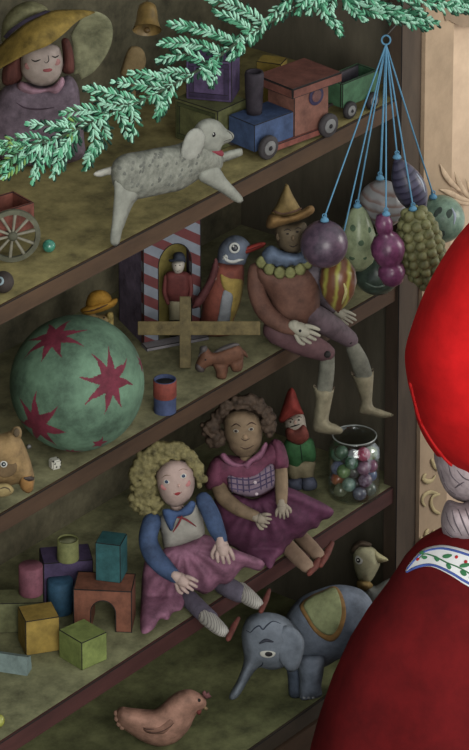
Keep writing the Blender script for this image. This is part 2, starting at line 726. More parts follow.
# ------------------------------------------------------------------ the cabinet
cab = bpy.data.objects.new('toy_cabinet', None)
COL.objects.link(cab)
prop(cab, 'tall dark wooden cabinet with sloping-seen open shelves full of old toys', 'cabinet')
cab['label'] = 'tall dark brown wooden cabinet whose open shelves hold all the toys'
XL, DP, TK = -1.0, 0.335, 0.028
BACK = mat((78, 74, 58), n=0.5, scale=18, rough=0.9, gain=1.15)
EDGE = [mat((80, 60, 42), n=0.3, scale=30, stretch=(.2, 1, 1), gain=.62), mat((78, 58, 42), n=0.3, scale=30, stretch=(.2, 1, 1), gain=.62),
        mat((76, 44, 40), n=0.3, scale=30, stretch=(.2, 1, 1), gain=.62), mat((66, 56, 44), n=0.3, scale=30, stretch=(.2, 1, 1), gain=.62)]
TOPS = [mat((102, 94, 60), n=0.5, scale=20, rough=0.9, gain=1.45), mat((94, 92, 68), n=0.5, scale=20, rough=0.9, gain=1.6),
        mat((88, 88, 64), n=0.5, scale=20, rough=0.9, gain=1.6), mat((74, 76, 50), n=0.5, scale=20, rough=0.9, gain=1.6)]
for k in (1, 2, 3, 4):
    z = ZS[k]
    b = wbox('shelf_board', XL, XE - 0.02, 0.006, DP, z - TK, z, TOPS[k - 1], cab)
    wbox('front_edge', XL, XE - 0.055, -0.0, 0.006, z - TK, z, EDGE[k - 1], b, .0011)
ZT = Z0 + 0.95
wbox('shelf_board', XL, XE, 0.0, DP, ZT, ZT + 0.03, EDGE[0], cab)
wbox('back_panel', XL, XE, DP, DP + 0.02, 0, ZT, BACK, cab)
SIDE = mat((66, 62, 52), n=0.3, scale=14, stretch=(1, 1, .25), gain=1.6)
wbox('side_panel', XE - 0.02, XE, 0.0, DP, 0, ZT, SIDE, cab)
wbox('side_panel', XL - 0.02, XL, 0.0, DP, 0, ZT, SIDE, cab)
wbox('post', XE - 0.055, XE, -0.006, 0.02, 0, ZT, mat((78, 66, 54), n=0.35, scale=16, stretch=(1, 1, .25), gain=.7), cab, .0012)
wbox('plinth', XL, XE - 0.02, 0.01, DP, 0, 0.10, EDGE[0], cab)
for i in range(3):
    x0 = XL + 0.01 + i * 0.465
    d = wbox('door', x0, x0 + 0.455, -0.002, 0.02, 0.105, ZS[4] - TK - 0.004, EDGE[1], cab)
    bm = bmesh.new()
    ell(bm, Vector((x0 + 0.40, -0.016, 0.45)), (0.014, 0.014, 0.014))
    obj('knob', bm, mat((150, 120, 60), rough=0.35), d)


# ------------------------------------------------------------------ the person in front
def proj(p):
    d = p - CAMPOS
    w = d.dot(FW)
    return 234.5 + FP * d.dot(RH) / w, 375 - (FP * d.dot(CU) / w - SH)


pp = frontX(505, 560) - FH * 0.0
pp = on_plane(505, 560, frontX(430, 560) - FH * 0.50, FH)
pf = Frame(505, 560, name='person', label='person in red hat and dark red cloak with white embroidered collar, seen from behind', cat='person', pt=Vector((pp.x, pp.y, 0)))
PR = pf.root
SKIN = mat((205, 160, 140), n=0.12, gain=.7)
# body: one continuous figure under the clothes, face turned away to the shelves
bm = bmesh.new()
HC = pf.L(520, 450, 12)
zsh = pf.L(505, 560, 0).z
S_ = pf.s
ell(bm, HC, (.085, .095, .115))
tube3(bm, [HC + Vector((-.005, -.01, -.08)), Vector((0, 0, zsh - .02))], [.055, .06])
ell(bm, Vector((0, 0, zsh - .13)), (.115, .085, .12))
ell(bm, Vector((0, 0, zsh - .30)), (.14, .10, .20))
ell(bm, Vector((0, 0, zsh - .48)), (.15, .11, .12))
for sx in (-1, 1):
    tube3(bm, [Vector((sx * .10, 0, zsh - .12)), Vector((sx * .14, .01, zsh - .34)), Vector((sx * .11, .08, zsh - .52))], [.045, .04, .03])
    ell(bm, Vector((sx * .105, .10, zsh - .56)), (.035, .022, .05))
    tube3(bm, [Vector((sx * .08, 0, zsh - .5)), Vector((sx * .08, .01, .42)), Vector((sx * .08, 0, .07))], [.085, .06, .042])
    ell(bm, Vector((sx * .08, .05, .04)), (.045, .11, .04))
fdir = Vector((.75, .66, 0)).normalized()
side = Vector((fdir.y, -fdir.x, 0))
ell(bm, HC + fdir * .10 + Vector((0, 0, -.015)), (.014, .014, .022))
ell(bm, HC + fdir * .075 + Vector((0, 0, -.085)), (.03, .03, .025))
for sx in (-1, 1):
    ell(bm, HC + side * (sx * .085) + Vector((0, 0, -.01)), (.018, .018, .032))
obj('body', remesh(bm, .007, 4), SKIN, PR)
bm = bmesh.new()
for sx in (-1, 1):
    ell(bm, HC + fdir * .088 + side * (sx * .032) + Vector((0, 0, .012)), (.01, .01, .007))
obj('eye', bm, mat((50, 60, 80), rough=.3), PR)
bm = bmesh.new()
ell(bm, HC + fdir * .092 + Vector((0, 0, -.055)), (.018, .018, .006))
obj('mouth', bm, mat((170, 70, 70)), PR)

CLOAK = mat((118, 38, 40), n=0.30, scale=9, rough=0.95, spec=0.05, gain=.60, rgb2=(138, 38, 40))
bm = bmesh.new()
lev = [(506, 20), (522, 36), (536, 60), (546, 76), (556, 90), (568, 100), (580, 107), (600, 119), (625, 136), (655, 153), (690, 168), (730, 181), (760, 189), (850, 206), (1000, 224)]
ctr = []
nn = 64
for py, hw in lev:
    c = pf.L(506, py, 0)
    ctr.append((c.z, c.x, hw))
zl = ctr[-1][0]
k = 1
while zl - 0.14 * k > 0.05:
    ctr.append((zl - 0.14 * k, ctr[-1][1], 224 + 8 * k))
    k += 1
ctr.append((0.03, ctr[-1][1], 224 + 8 * k))
rings = []
for i, (z, x, hw) in enumerate(ctr):
    amp = min(0.06, max(0, (i - 6) * 0.008))
    rings.append([bm.verts.new((x + hw * S_ * math.cos(2 * math.pi * j / nn) * (1 + amp * .35 * math.sin(9 * 2 * math.pi * j / nn + 1)),
                                hw * S_ * .80 * math.sin(2 * math.pi * j / nn) * (1 + amp * math.sin(9 * 2 * math.pi * j / nn + 1)), z)) for j in range(nn)])
for i in range(len(rings) - 1):
    for j in range(nn):
        bm.faces.new((rings[i][j], rings[i][(j + 1) % nn], rings[i + 1][(j + 1) % nn], rings[i + 1][j]))
bm.faces.new(rings[0])
bm.faces.new(rings[-1][::-1])
cloak = obj('cloak', bm, CLOAK, PR)


def patch(fr, ob, top, bot, nu, nv, thick, m, parent, name):
    """cloth band lying on ob between two photo lines"""
    a = cr_curve(top, 1.5)
    b = cr_curve(bot, 1.5)
    ga = [np.array([np.interp(t * (len(a) - 1), np.arange(len(a)), a[:, c]) for c in (0, 1)]) for t in np.linspace(0, 1, nu)]
    gb = [np.array([np.interp(t * (len(b) - 1), np.arange(len(b)), b[:, c]) for c in (0, 1)]) for t in np.linspace(0, 1, nu)]
    bm = bmesh.new()
    O, I = [], []
    for u in range(nu):
        ro, ri = [], []
        for v in range(nv):
            p = ga[u] + (gb[u] - ga[u]) * v / (nv - 1)
            loc, nrm, dl = fr.hit(ob, p[0], p[1])
            ro.append(bm.verts.new(loc + nrm * thick * fr.s))
            ri.append(bm.verts.new(loc - nrm * .3 * fr.s))
        O.append(ro)
        I.append(ri)
    for u in range(nu - 1):
        for v in range(nv - 1):
            bm.faces.new((O[u][v], O[u + 1][v], O[u + 1][v + 1], O[u][v + 1]))
            bm.faces.new((I[u][v + 1], I[u + 1][v + 1], I[u + 1][v], I[u][v]))
    for u in range(nu - 1):
        bm.faces.new((O[u][0], I[u][0], I[u + 1][0], O[u + 1][0]))
        bm.faces.new((O[u + 1][-1], I[u + 1][-1], I[u][-1], O[u][-1]))
    for v in range(nv - 1):
        bm.faces.new((O[0][v], O[0][v + 1], I[0][v + 1], I[0][v]))
        bm.faces.new((O[-1][v + 1], O[-1][v], I[-1][v], I[-1][v + 1]))
    return obj(name, bm, m, parent)


ctop = [(408, 568), (417, 556.5), (424, 550.5), (432, 547.5), (443, 546), (456, 548), (469, 551.5), (500, 560), (540, 566)]
cbot = [(406.5, 572), (416, 568.5), (425.6, 566.5), (432, 567), (440, 570), (453, 577), (469, 587), (500, 602), (540, 610)]
collar = patch(pf, cloak, ctop, cbot, 46, 8, 1.6, mat((228, 230, 228), n=.05, gain=1.05), PR, 'collar')
BLUE = mat((88, 112, 190), n=.15, gain=.7)
_BVH.pop('collar', None)
mid = lambda f: [(a[0] + (b[0] - a[0]) * f, a[1] + (b[1] - a[1]) * f) for a, b in zip(ctop, cbot)]
bm = stroke(pf, collar, mid(.10), 1.3, taper=False)
stroke(pf, collar, mid(.90), 1.3, bm, taper=False)
obj('blue_border', bm, BLUE, collar)
LEAF = mat((62, 128, 84), n=.2, gain=.75)
q = crop(400, 440, 4.6875)
bm = stroke(pf, collar, q((85, 560), (115, 535), (160, 545), (220, 575), (270, 595), (325, 625), (380, 660)), .7, taper=False)
for u, v, w, h, a in [(110, 528, 9, 4.2, -10), (118, 552, 8, 3.6, -30), (175, 560, 9, 4, -50), (225, 545, 11, 4.4, -5), (230, 595, 8, 4, -55), (298, 625, 8, 4.4, -45), (305, 588, 11, 4.2, 8), (340, 655, 9, 4, -50), (350, 610, 10, 4, 0)]:
    spot(pf, collar, *q((u, v))[0], w, h, bm, R(a), .5, .3)
obj('leaf_embroidery', bm, LEAF, collar)
bm = bmesh.new()
for u, v in [(84, 560), (265, 549), (308, 571), (380, 625)]:
    spot(pf, collar, *q((u, v))[0], 3.4, 3.4, bm, 0, .7, .3)
obj('berry_embroidery', bm, mat((190, 40, 44), gain=.75), collar)

HAIR = mat((172, 158, 160), n=.28, scale=70, stretch=(1, 1, .4), gain=.92)
bm = inflate(pf, [(434, 452), (437, 470), (444, 488), (453, 498), (466, 503), (492, 508), (530, 500), (562, 470), (560, 430), (520, 410), (470, 415), (440, 435)], 14, 44, 34, 4)
hair = obj('hair', bm, HAIR, PR)
bm = inflate(pf, [(448, 500), (442, 512), (441, 524), (444, 535), (452, 541), (464, 545), (490, 548), (520, 540), (535, 515), (520, 500), (480, 497), (462, 503)], 4, 42, 24, 3.4)
knot = obj('hair_knot', bm, HAIR, hair)
GREY = mat((116, 106, 112), n=.2, gain=.6)
for ob_, sts in ((hair, [[(455, 488), (459, 485), (464, 482)], [(441, 470), (446, 486), (456, 495)], [(448, 462), (452, 476), (462, 486)], [(457, 470), (464, 478), (475, 482)]]),
                 (knot, [[(446, 512), (449, 522), (455, 532)], [(452, 510), (455, 522), (462, 536)], [(458, 509), (463, 522), (470, 538)], [(465, 508), (470, 520), (478, 534)], [(444, 527), (449, 534), (455, 538)]])):
    bm = bmesh.new()
    for st in sts:
        stroke(pf, ob_, st, .9, bm)
    obj('dark_strands', bm, GREY, ob_)
HAT = mat((208, 30, 32), n=.25, scale=7, rough=.9, spec=.1, gain=.80)
hp = [(476, 217), (456, 238), (439, 264), (424, 293), (412, 325), (405, 352), (407, 378), (413, 403), (418, 424), (428, 444), (444, 464), (462, 477), (484, 485), (524, 482), (563, 458), (590, 424), (602, 360), (592, 300), (562, 250), (522, 222), (498, 212)]
hat = obj('hat', inflate(pf, hp, 4, 92, 56, 5), HAT, PR)
bm = stroke(pf, hat, [(411, 384), (416, 404), (421, 421), (431, 439), (446, 459), (462, 471.5), (484, 479), (523, 476), (560, 453)], (2.2, 3.6), taper=False, step=3, n=10)
obj('brim', bm, mat((225, 36, 36), n=.12, scale=20, rough=.7, gain=.75), hat)
for o in (cloak, hair, knot):
    pass

# ------------------------------------------------------------------ evergreen boughs over the top
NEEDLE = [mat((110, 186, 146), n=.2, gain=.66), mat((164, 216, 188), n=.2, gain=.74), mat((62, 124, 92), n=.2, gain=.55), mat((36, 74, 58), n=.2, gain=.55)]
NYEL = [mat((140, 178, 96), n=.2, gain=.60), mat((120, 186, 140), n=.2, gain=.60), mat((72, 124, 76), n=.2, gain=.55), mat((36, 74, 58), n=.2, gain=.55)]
TWIG = mat((48, 66, 46), n=.25)


def D0(f, px, py, Y):
    return (frontX(px, py, Y) - f.o).dot(FH) / f.s


def bough(name, label, origin, main, sprigs, Yp, yellow=None):
    f = Frame(*origin, name=name, label=label, cat='evergreen branch', group='pine branches over the shelves', pt=frontX(*origin, Yp))
    dep = lambda a, b: (frontX(a, b, Yp) - f.o).dot(FH) / f.s
    bm = bmesh.new()
    tube(f, [(a, b, (dep(a, b) if b > -200 else D0(f, a, b, -.004)), r) for a, b, r in main], bm, 8)
    for sp in sprigs:
        tube(f, [(a, b, dep(a, b), 1.0 - .5 * i / len(sp)) for i, (a, b) in enumerate(sp)], bm, 6)
    obj('twig', bm, TWIG, f.root)
    V, Fc, MI = [], [], []

    def needle(b0, ang, ln, wd, mi, y0, y1):
        d = np.array((math.cos(ang), math.sin(ang)))
        qv = np.array((-d[1], d[0]))
        tip = b0 + d * ln
        md = b0 + d * ln * .45
        m2 = b0 + d * ln * .85
        i0 = len(V)
        ym = (y0 + y1) / 2
        V.append(f.L(*b0, y0))
        for p_, w_ in ((md, wd), (m2, wd * .8)):
            for sgn, dy in ((1, 0), (0, -wd * .8), (-1, 0), (0, wd * .8)):
                pq = p_ + qv * sgn * w_
                V.append(f.L(*pq, ym + dy))
        V.append(f.L(*tip, y1))
        for k in range(4):
            Fc.append((i0, i0 + 1 + (k + 1) % 4, i0 + 1 + k))
            Fc.append((i0 + 1 + k, i0 + 1 + (k + 1) % 4, i0 + 5 + (k + 1) % 4, i0 + 5 + k))
            Fc.append((i0 + 5 + k, i0 + 5 + (k + 1) % 4, i0 + 9))
        MI.extend([mi] * 12)
    rng = random.Random(3)
    lines = [[(a, b) for a, b, r in main]] + sprigs
    for li, sp in enumerate(lines):
        c = cr_curve(sp, 3.4)
        n = len(c)
        for i in range(n):
            t = c[min(i + 1, n - 1)] - c[max(i - 1, 0)]
            base_ang = math.atan2(t[1], t[0])
            rem = (n - 1 - i) * 3.4
            ln0 = 9.6 if li else 7.5
            ln0 *= 0.72 + 0.28 * min(1, rem / 14)
            y = dep(*c[i])
            for sgn in (1, -1):
                for layer in (0, 1):
                    if layer == 0 and rng.random() < (.22 if li else .55):
                        continue
                    if layer and rng.random() < (.3 if li else .5):
                        continue
                    a = base_ang + sgn * R(rng.uniform(28, 48)) * (1 if rem > 4 else .5)
                    ln = ln0 * rng.uniform(.8, 1.12)
                    yel = yellow and yellow(c[i][0])
                    if layer == 0:
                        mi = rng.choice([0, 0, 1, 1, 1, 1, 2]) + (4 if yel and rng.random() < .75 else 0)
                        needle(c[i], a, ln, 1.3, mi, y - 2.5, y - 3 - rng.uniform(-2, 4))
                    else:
                        mi = rng.choice([2, 2, 3, 3, 3])  # darker needles behind: the bough's inner shadow put into the colour
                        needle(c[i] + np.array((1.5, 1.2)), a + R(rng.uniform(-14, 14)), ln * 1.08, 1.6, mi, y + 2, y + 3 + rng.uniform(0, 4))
            if rng.random() < .5:
                needle(c[i], base_ang + R(rng.uniform(-16, 16)), ln0 * .9, 1.4, rng.choice([0, 1, 1, 2]), y - 3, y - 6)
    me = bpy.data.meshes.new('needles')
    me.from_pydata([tuple(v) for v in V], [], Fc)
    me.polygons.foreach_set('material_index', MI)
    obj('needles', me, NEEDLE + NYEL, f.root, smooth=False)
    return f


bough('pine_bough', 'long mint green pine branch slanting down across the upper shelf toward the straw-hatted doll', (290, 8), 
      [(356, -290, 3), (352, -150, 3), (338, -40, 2.6), (300, 2, 2.2), (262, 26, 2.0), (232, 46, 1.9), (205, 66, 1.8), (170, 86, 1.7), (128, 106, 1.6), (88, 124, 1.4), (50, 140, 1.2), (22, 146, 1.0), (-8, 152, .8)],
      [[(262, 22), (244, 10), (222, 2), (208, -2)], [(250, 30), (236, 20), (217, 12)], [(236, 44), (205, 30), (172, 24)], [(222, 55), (196, 44), (162, 43)],
       [(205, 62), (185, 54), (160, 60)], [(240, 34), (238, 44), (231, 56)], [(252, 26), (246, 42), (234, 54)], [(264, 18), (260, 28), (253, 38)], [(280, 6), (276, 10), (271, 16)], [(290, 2), (285, 8), (283, 12)],
       [(210, 58), (214, 70), (211, 83)], [(200, 66), (206, 74), (209, 80)], [(190, 74), (175, 72), (160, 74)], [(172, 84), (152, 76), (133, 73)], [(165, 88), (148, 86), (116, 82)],
       [(172, 84), (166, 98), (157, 114)], [(156, 94), (160, 104), (158, 113)], [(140, 102), (112, 94), (88, 88)], [(128, 104), (110, 104), (96, 100)], [(130, 104), (134, 120), (131, 136)], [(118, 112), (124, 124), (126, 134)],
       [(108, 114), (88, 110), (64, 113)], [(95, 120), (78, 122), (62, 122)], [(92, 122), (94, 142), (86, 166)], [(100, 118), (104, 136), (90, 156)], [(78, 130), (68, 148), (54, 174)], [(72, 134), (60, 150), (56, 166)],
       [(76, 130), (52, 126), (30, 124)], [(56, 138), (44, 158), (33, 179)], [(48, 142), (38, 152), (34, 170)], [(40, 144), (22, 160), (5, 176)], [(30, 146), (14, 156), (2, 168)], [(46, 140), (24, 138), (2, 142)], [(30, 146), (14, 146), (-6, 146)]],
      -0.075, yellow=lambda x: x < 26 or 70 < x < 80)
bough('pine_bough', 'mint green pine branch along the top edge above the blue strings and beige wall', (400, 4),
      [(405, -320, 3), (440, -190, 3), (420, -60, 2.6), (392, -22, 2.2), (360, -10, 1.8), (330, -6, 1.5), (300, -8, 1.2)],
      [[(360, -10), (378, 4), (404, 14), (434, 22)], [(392, 8), (408, 20), (424, 27)], [(372, 0), (388, 14), (402, 20)], [(345, -8), (360, 6), (384, 16)], [(334, -6), (330, 10), (338, 31)], [(324, -6), (322, 8), (330, 22)], [(344, -6), (350, 6), (362, 18)],
       [(312, -8), (304, 0), (299, 10)], [(320, -8), (314, 2), (310, 10)], [(296, -10), (288, -2), (282, 6)], [(398, -22), (414, -4), (434, 4), (472, 10)], [(420, -10), (440, 0), (458, 9)], [(410, -20), (440, -8), (476, 2)], [(392, -18), (404, 0), (420, 12)], [(450, -4), (468, 4), (486, 8)]],
      -0.085)


# ------------------------------------------------------------------ toy helpers
def D(f, px, py, Y):
    """depth (photo units, this frame) at which the sight line meets the cabinet plane Y"""
    return (frontX(px, py, Y) - f.o).dot(FH) / f.s


def eye(f, ob, x, y, w, h, parent, iris=(60, 60, 62), ang=0.0, pupil=.62, white=(196, 196, 188), dx=0, t=.7):
    a = obj('eye', spot(f, ob, x, y, w, h, None, ang, t), mat(white, n=.05), parent)
    b = obj('iris', spot(f, ob, x + dx, y, w * pupil, min(h, w) * pupil * 1.15, None, 0, .5, t * .8), mat(iris, n=.1, rough=.3), a)
    return a


def rotbox(f, yaw, u0, u1, v0, v1, w0, w1, bm=None, bevel=.6):
    """box in the frame's base axes turned by yaw; u along, v away, w up (photo units)"""
    bm = bm or bmesh.new()
    s = f.s
    M = Matrix.Rotation(yaw, 4, 'Z') @ Matrix.Translation(Vector(((u0 + u1) / 2 * s, (v0 + v1) / 2 * s, (w0 + w1) / 2 * s))) @ Matrix.Diagonal(((u1 - u0) * s, (v1 - v0) * s, (w1 - w0) * s, 1))
    r = bmesh.ops.create_cube(bm, size=1, matrix=M)
    if bevel:
        es = list({e for v in r['verts'] for e in v.link_edges})
        for q_ in bmesh.ops.bevel(bm, geom=es, offset=min(bevel, (u1 - u0) * .3, (v1 - v0) * .3, (w1 - w0) * .3) * s, segments=2, affect='EDGES')['faces']:
            q_.material_index = 1
    return bm


def UVW(f, yaw, u, v, w):
    return Matrix.Rotation(yaw, 3, 'Z') @ Vector((u * f.s, v * f.s, w * f.s))


def block(px, py, shelf, yaw, w, d, h, m, name, label, z=None, group='wooden building blocks', cat='toy block', bevel=.7):
    """building block given by the floor corner at the left end of its front edge"""
    f = Frame(px, py, shelf, name, label, cat, group, z=z)
    off = Matrix.Rotation(yaw, 3, 'Z') @ Vector((w / 2 * f.s, d / 2 * f.s, 0))
    sh = RH * off.x + FH * off.y
    f.o = f.o + sh
    f.root.location = f.o
    f.dim = (w, d, h, yaw)
    b = obj('body', rotbox(f, yaw, -w / 2, w / 2, -d / 2, d / 2, 0, h, bevel=bevel), m, f.root, smooth=False)
    f.body = b
    f.top = f.o.z + h * f.s
    return f


def face_frame(f, face, m, bw=4, ins=4, t=1.2, name='raised_frame'):
    w, d, h, yaw = f.dim
    bm = bmesh.new()
    if face == 'front':
        a0, a1, v = -w / 2 + ins, w / 2 - ins, -d / 2
        for (p, q_, r, s_) in ((a0, a1, ins, ins + bw), (a0, a1, h - ins - bw, h - ins), (a0, a0 + bw, ins + bw, h - ins - bw), (a1 - bw, a1, ins + bw, h - ins - bw)):
            rotbox(f, yaw, p, q_, v - t, v + .2, r, s_, bm, .3)
    else:
        a0, a1, u = -d / 2 + ins, d / 2 - ins, w / 2
        for (p, q_, r, s_) in ((a0, a1, ins, ins + bw), (a0, a1, h - ins - bw, h - ins), (a0, a0 + bw, ins + bw, h - ins - bw), (a1 - bw, a1, ins + bw, h - ins - bw)):
            rotbox(f, yaw, u - .2, u + t, p, q_, r, s_, bm, .3)
    return obj(name, bm, m, f.root, smooth=False)


def cyl(f, c, r0, r1, h, m, name, parent, axis=None, n=28, bevel=.6):
    s = f.s
    bm = bmesh.new()
    lathe(bm, [((r0 - bevel) * s, 0), (r0 * s, bevel * s), (r1 * s, (h - bevel) * s), ((r1 - bevel) * s, h * s)], c, n, axis)
    return obj(name, bm, m, parent)


def curls(f, outline, hole, y, r, seed=1, yb=None, back=None, step=5.0, ydome=8, voxel=.0016):
    """a head of curls: balls of hair inside the outline, leaving the face free"""
    rng = random.Random(seed)
    poly = cr_curve(outline, 3, True)[:, :2]
    hp = cr_curve(hole, 3, True)[:, :2] if hole else None
    x0, y0 = poly.min(0)
    x1, y1 = poly.max(0)
    bm = bmesh.new()
    pts = [(a + rng.uniform(-1, 1) * step * .3, b + rng.uniform(-1, 1) * step * .3) for a in np.arange(x0, x1, step) for b in np.arange(y0, y1, step)]
    pts = np.array(pts)
    d = seg_dist(pts, poly)
    ok = inside(pts, poly) & (d > r * .6)
    for (a, b), dd in zip(pts[ok], d[ok]):
        infront = hp is None or not inside(np.array([[a, b]]), hp)[0]
        dep = ydome * math.sqrt(max(0, 1 - (1 - min(1, dd / 16)) ** 2))
        rr = r * rng.uniform(.75, 1.2)
        if infront:
            ball(f, a, b, y - dep + rng.uniform(-1.5, 1.5), rr, bm, u=10, v=7)
        ball(f, a, b, (yb if yb is not None else y + 8) + dep * .5, rr * 1.25, bm, u=10, v=7)
        if not infront:
            ball(f, a, b, (yb if yb is not None else y + 8) - 4, rr * 1.3, bm, u=10, v=7)
        else:
            ball(f, a, b, y + 3, rr * 1.25, bm, u=10, v=7)
    return remesh(bm, voxel, 5, .5)


# ------------------------------------------------------------------ top shelf: straw-hat doll
q = crop(0, 0, 4.264)
f = Frame(46, 158, 1, 'rag_doll', 'sleepy doll with a broad mustard straw hat and mauve dress behind the pine branch', 'doll')
r = f.root
FACE = mat((178, 160, 152), n=.14)
head = obj('head', inflate(f, q((92, 245), (90, 300), (105, 335), (140, 362), (185, 370), (225, 358), (255, 325), (268, 280), (262, 235), (245, 200), (190, 190), (120, 205)), 0, 16, 18), FACE, r)
dress = obj('dress', inflate(f, [(4, 88), (20, 82), (48, 86), (68, 76), (78, 88), (80, 110), (84, 140), (82, 158), (50, 166), (14, 164), (-8, 150), (-8, 110)], 8, 18, 22), mat((108, 92, 106), n=.3, scale=60), r)
obj('collar', inflate(f, q((75, 365), (95, 350), (140, 372), (185, 380), (230, 365), (262, 330), (275, 350), (262, 395), (235, 410), (205, 395), (170, 405), (130, 410), (85, 395)), -4, 9, 7, 2), mat((160, 120, 138), n=.2), r)
obj('bodice_seam', stroke(f, dress, q((70, 440), (110, 462), (170, 468), (230, 460)), 1.0), mat((70, 52, 66)), dress)
HB = mat((98, 52, 46), n=.35, scale=80, stretch=(1, 1, .15))
obj('hair', inflate(f, q((30, 270), (90, 235), (98, 300), (92, 345), (60, 365), (15, 362), (10, 310)), 6, 9, 8, 2), HB, r)
hr = obj('hair', inflate(f, q((262, 175), (290, 170), (308, 215), (316, 270), (312, 312), (280, 318), (262, 300), (268, 250)), 6, 9, 8, 2), HB, r)
bm = bmesh.new()
stroke(f, head, q((135, 258), (150, 265), (172, 258)), .8, bm)
stroke(f, head, q((222, 243), (236, 248), (250, 240)), .8, bm)
stroke(f, head, q((205, 240), (208, 262), (196, 272), (188, 266)), .5, bm)
obj('closed_eyes', bm, INK, head)
obj('mouth', spot(f, head, *q((203, 302))[0], 9.5, 4.2, None, R(2), .6), mat((150, 72, 76)), head)
bm = spot(f, head, *q((242, 268))[0], 8, 7, None, 0, .35)
spot(f, head, *q((118, 285))[0], 7, 7, bm, 0, .35)
obj('cheeks', bm, mat((178, 122, 120), n=.2), head)
STRAW = mat((142, 116, 48), n=.3, scale=50)
crown = obj('hat_crown', inflate(f, [(2, 42), (3, 24), (12, 10), (26, 3), (38, 4), (48, 11), (40, 20), (20, 32), (6, 44)], 4, 18, 16), mat((124, 122, 86), n=.3), r)
obj('hat_band', surf(f, [q((15, 160, -14), (50, 125, -20), (110, 85, -22), (195, 48, -16)), q((28, 172, -15), (60, 140, -21), (120, 98, -23), (215, 52, -17))], 1.2), mat((48, 40, 56)), crown)
obj('hat_brim', surf(f, [q((-30, 230, 0), (30, 168, -10), (120, 98, -20), (215, 52, -14), (330, 46, -4), (392, 52, 6)), q((-20, 262, -18), (60, 215, -30), (150, 150, -36), (230, 105, -30), (320, 68, -14), (400, 54, 6)),
                          q((-20, 305, -26), (50, 265, -38), (120, 230, -42), (200, 200, -40), (270, 150, -34), (330, 95, -18), (405, 58, 6))], 1.4), STRAW, r)
obj('hat_brim', surf(f, [q((380, 50, 8), (430, 60, 12), (470, 95, 18), (478, 160, 24), (455, 230, 28), (400, 305, 30), (345, 340, 30)),
                          q((350, 75, 10), (380, 100, 18), (400, 150, 24), (400, 210, 28), (370, 270, 30), (335, 315, 30)),
                          q((300, 150, 16), (305, 165, 22), (312, 200, 26), (315, 240, 28), (318, 280, 29), (315, 318, 30))], 1.4), mat((138, 138, 104), n=.3, scale=40), r)
f.settle([dress])

# bell, paddle
f = Frame(147, 20, name='brass_bell', label='small gold bell hanging high beside the straw-hatted doll', cat='bell', pt=frontX(147, 20, .16))
BELL = mat((134, 106, 54), n=.3, rough=.4, spec=.5)
c = f.L(147, 30, 0)
s = f.s
bax = Vector((0, .72, .70))
obj('bell_body', lathe(bmesh.new(), [(14.6 * s, 0), (13.2 * s, 3 * s), (11.2 * s, 10 * s), (10 * s, 20 * s), (8.6 * s, 26 * s), (5 * s, 29 * s), (1 * s, 30 * s), (1 * s, 28.6 * s), (4.4 * s, 27.4 * s), (7.4 * s, 25 * s), (8.8 * s, 19 * s), (10 * s, 9 * s), (12 * s, 3 * s), (13.4 * s, .4 * s)], c, 32, bax, close=False), BELL, f.root)
obj('clapper', ball(f, 147, 30, 0, 3.4), mat((110, 84, 46), rough=.4), f.root)
bm = bmesh.new()
bt = c + bax * (29 * s)
tube3(bm, [bt, Vector((bt.x, bt.y, ZT - f.o.z))], [.8 * s, .8 * s], 8)
obj('cord', bm, mat((84, 72, 52)), f.root)
q = crop(90, 0, 5.21)
f = Frame(133, 88, 1, 'wooden_paddle', 'plain tan rounded wooden paddle half hidden behind the pine branch below the bell', 'toy')
f.root.location = f.o = on_plane(133, 120, Vector((0, .22, ZS[1])), UP)
f.px, f.py = 133, 120
pd = obj('blade', inflate(f, q((160, 395), (165, 350), (185, 290), (205, 250), (235, 240), (270, 255), (288, 290), (290, 330), (275, 380), (230, 410)), 0, 4, 3), mat((140, 116, 76), n=.2), f.root)
obj('handle', tube(f, [(132, 74, 0, 5), (132, 95, 0, 4), (132, 121, 0, 4.4)]), mat((128, 104, 68), n=.2), f.root)
f.settle()

# cart with spoked wheel
f = Frame(13, 262, 1, 'toy_cart', 'red open toy cart with a big spoked wheel at the shelf\'s left end', 'toy cart')
f.root['label'] = 'red open toy cart with a large grey spoked wheel'
RED = mat((128, 70, 58), n=.3)
yaw = R(38)
cx, cz = -2, 28
s = f.s
o3 = lambda u, v, w: UVW(f, yaw, u, v, w)
bm = bmesh.new()
base = (-40, 30, 14, 46)
W0, W1 = 24, 52
body = bmesh.new()
rotbox(f, yaw, -34, 34, 10, 13, W0, W1, body)
rotbox(f, yaw, -34, 34, 44, 47, W0, W1, body)
rotbox(f, yaw, 31, 34, 13, 44, W0, W1, body)
rotbox(f, yaw, -34, -31, 13, 44, W0, W1, body)
rotbox(f, yaw, -31, 31, 13, 44, W0, W0 + 3, body)
obj('box', body, RED, f.root, smooth=False)


def spoked_wheel(f, c, axis, rad, nsp, parent, width=4, m=None, ms=None, mh=None, rim=4.5):
    s = f.s
    a, b = frame_dirs(axis)
    m = m or mat((92, 92, 74), n=.25)
    bm = bmesh.new()
    lathe(bm, [((rad - rim) * s, -width / 2 * s), (rad * s, -width / 2 * s), (rad * s, width / 2 * s), ((rad - rim) * s, width / 2 * s), ((rad - rim) * s, -width / 2 * s)], c, 40, axis, close=False)
    w = obj('wheel', bm, m, parent, smooth=False)
    bm = bmesh.new()
    for k in range(nsp):
        an = 2 * math.pi * (k + .3) / nsp
        d = a * math.cos(an) + b * math.sin(an)
        tube3(bm, [c + d * 3 * s, c + d * (rad - rim * .8) * s], [1.3 * s, 1.9 * s], 8)
    obj('spokes', bm, ms or mat((128, 124, 108), n=.25), w)
    bm = bmesh.new()
    lathe(bm, [(4.6 * s, -width * .8 * s), (5 * s, 0), (4.6 * s, width * .8 * s), (2.2 * s, width * 1.1 * s)], c, 20, axis)
    obj('hub', bm, mh or mat((82, 82, 66), n=.2), w)
    return w


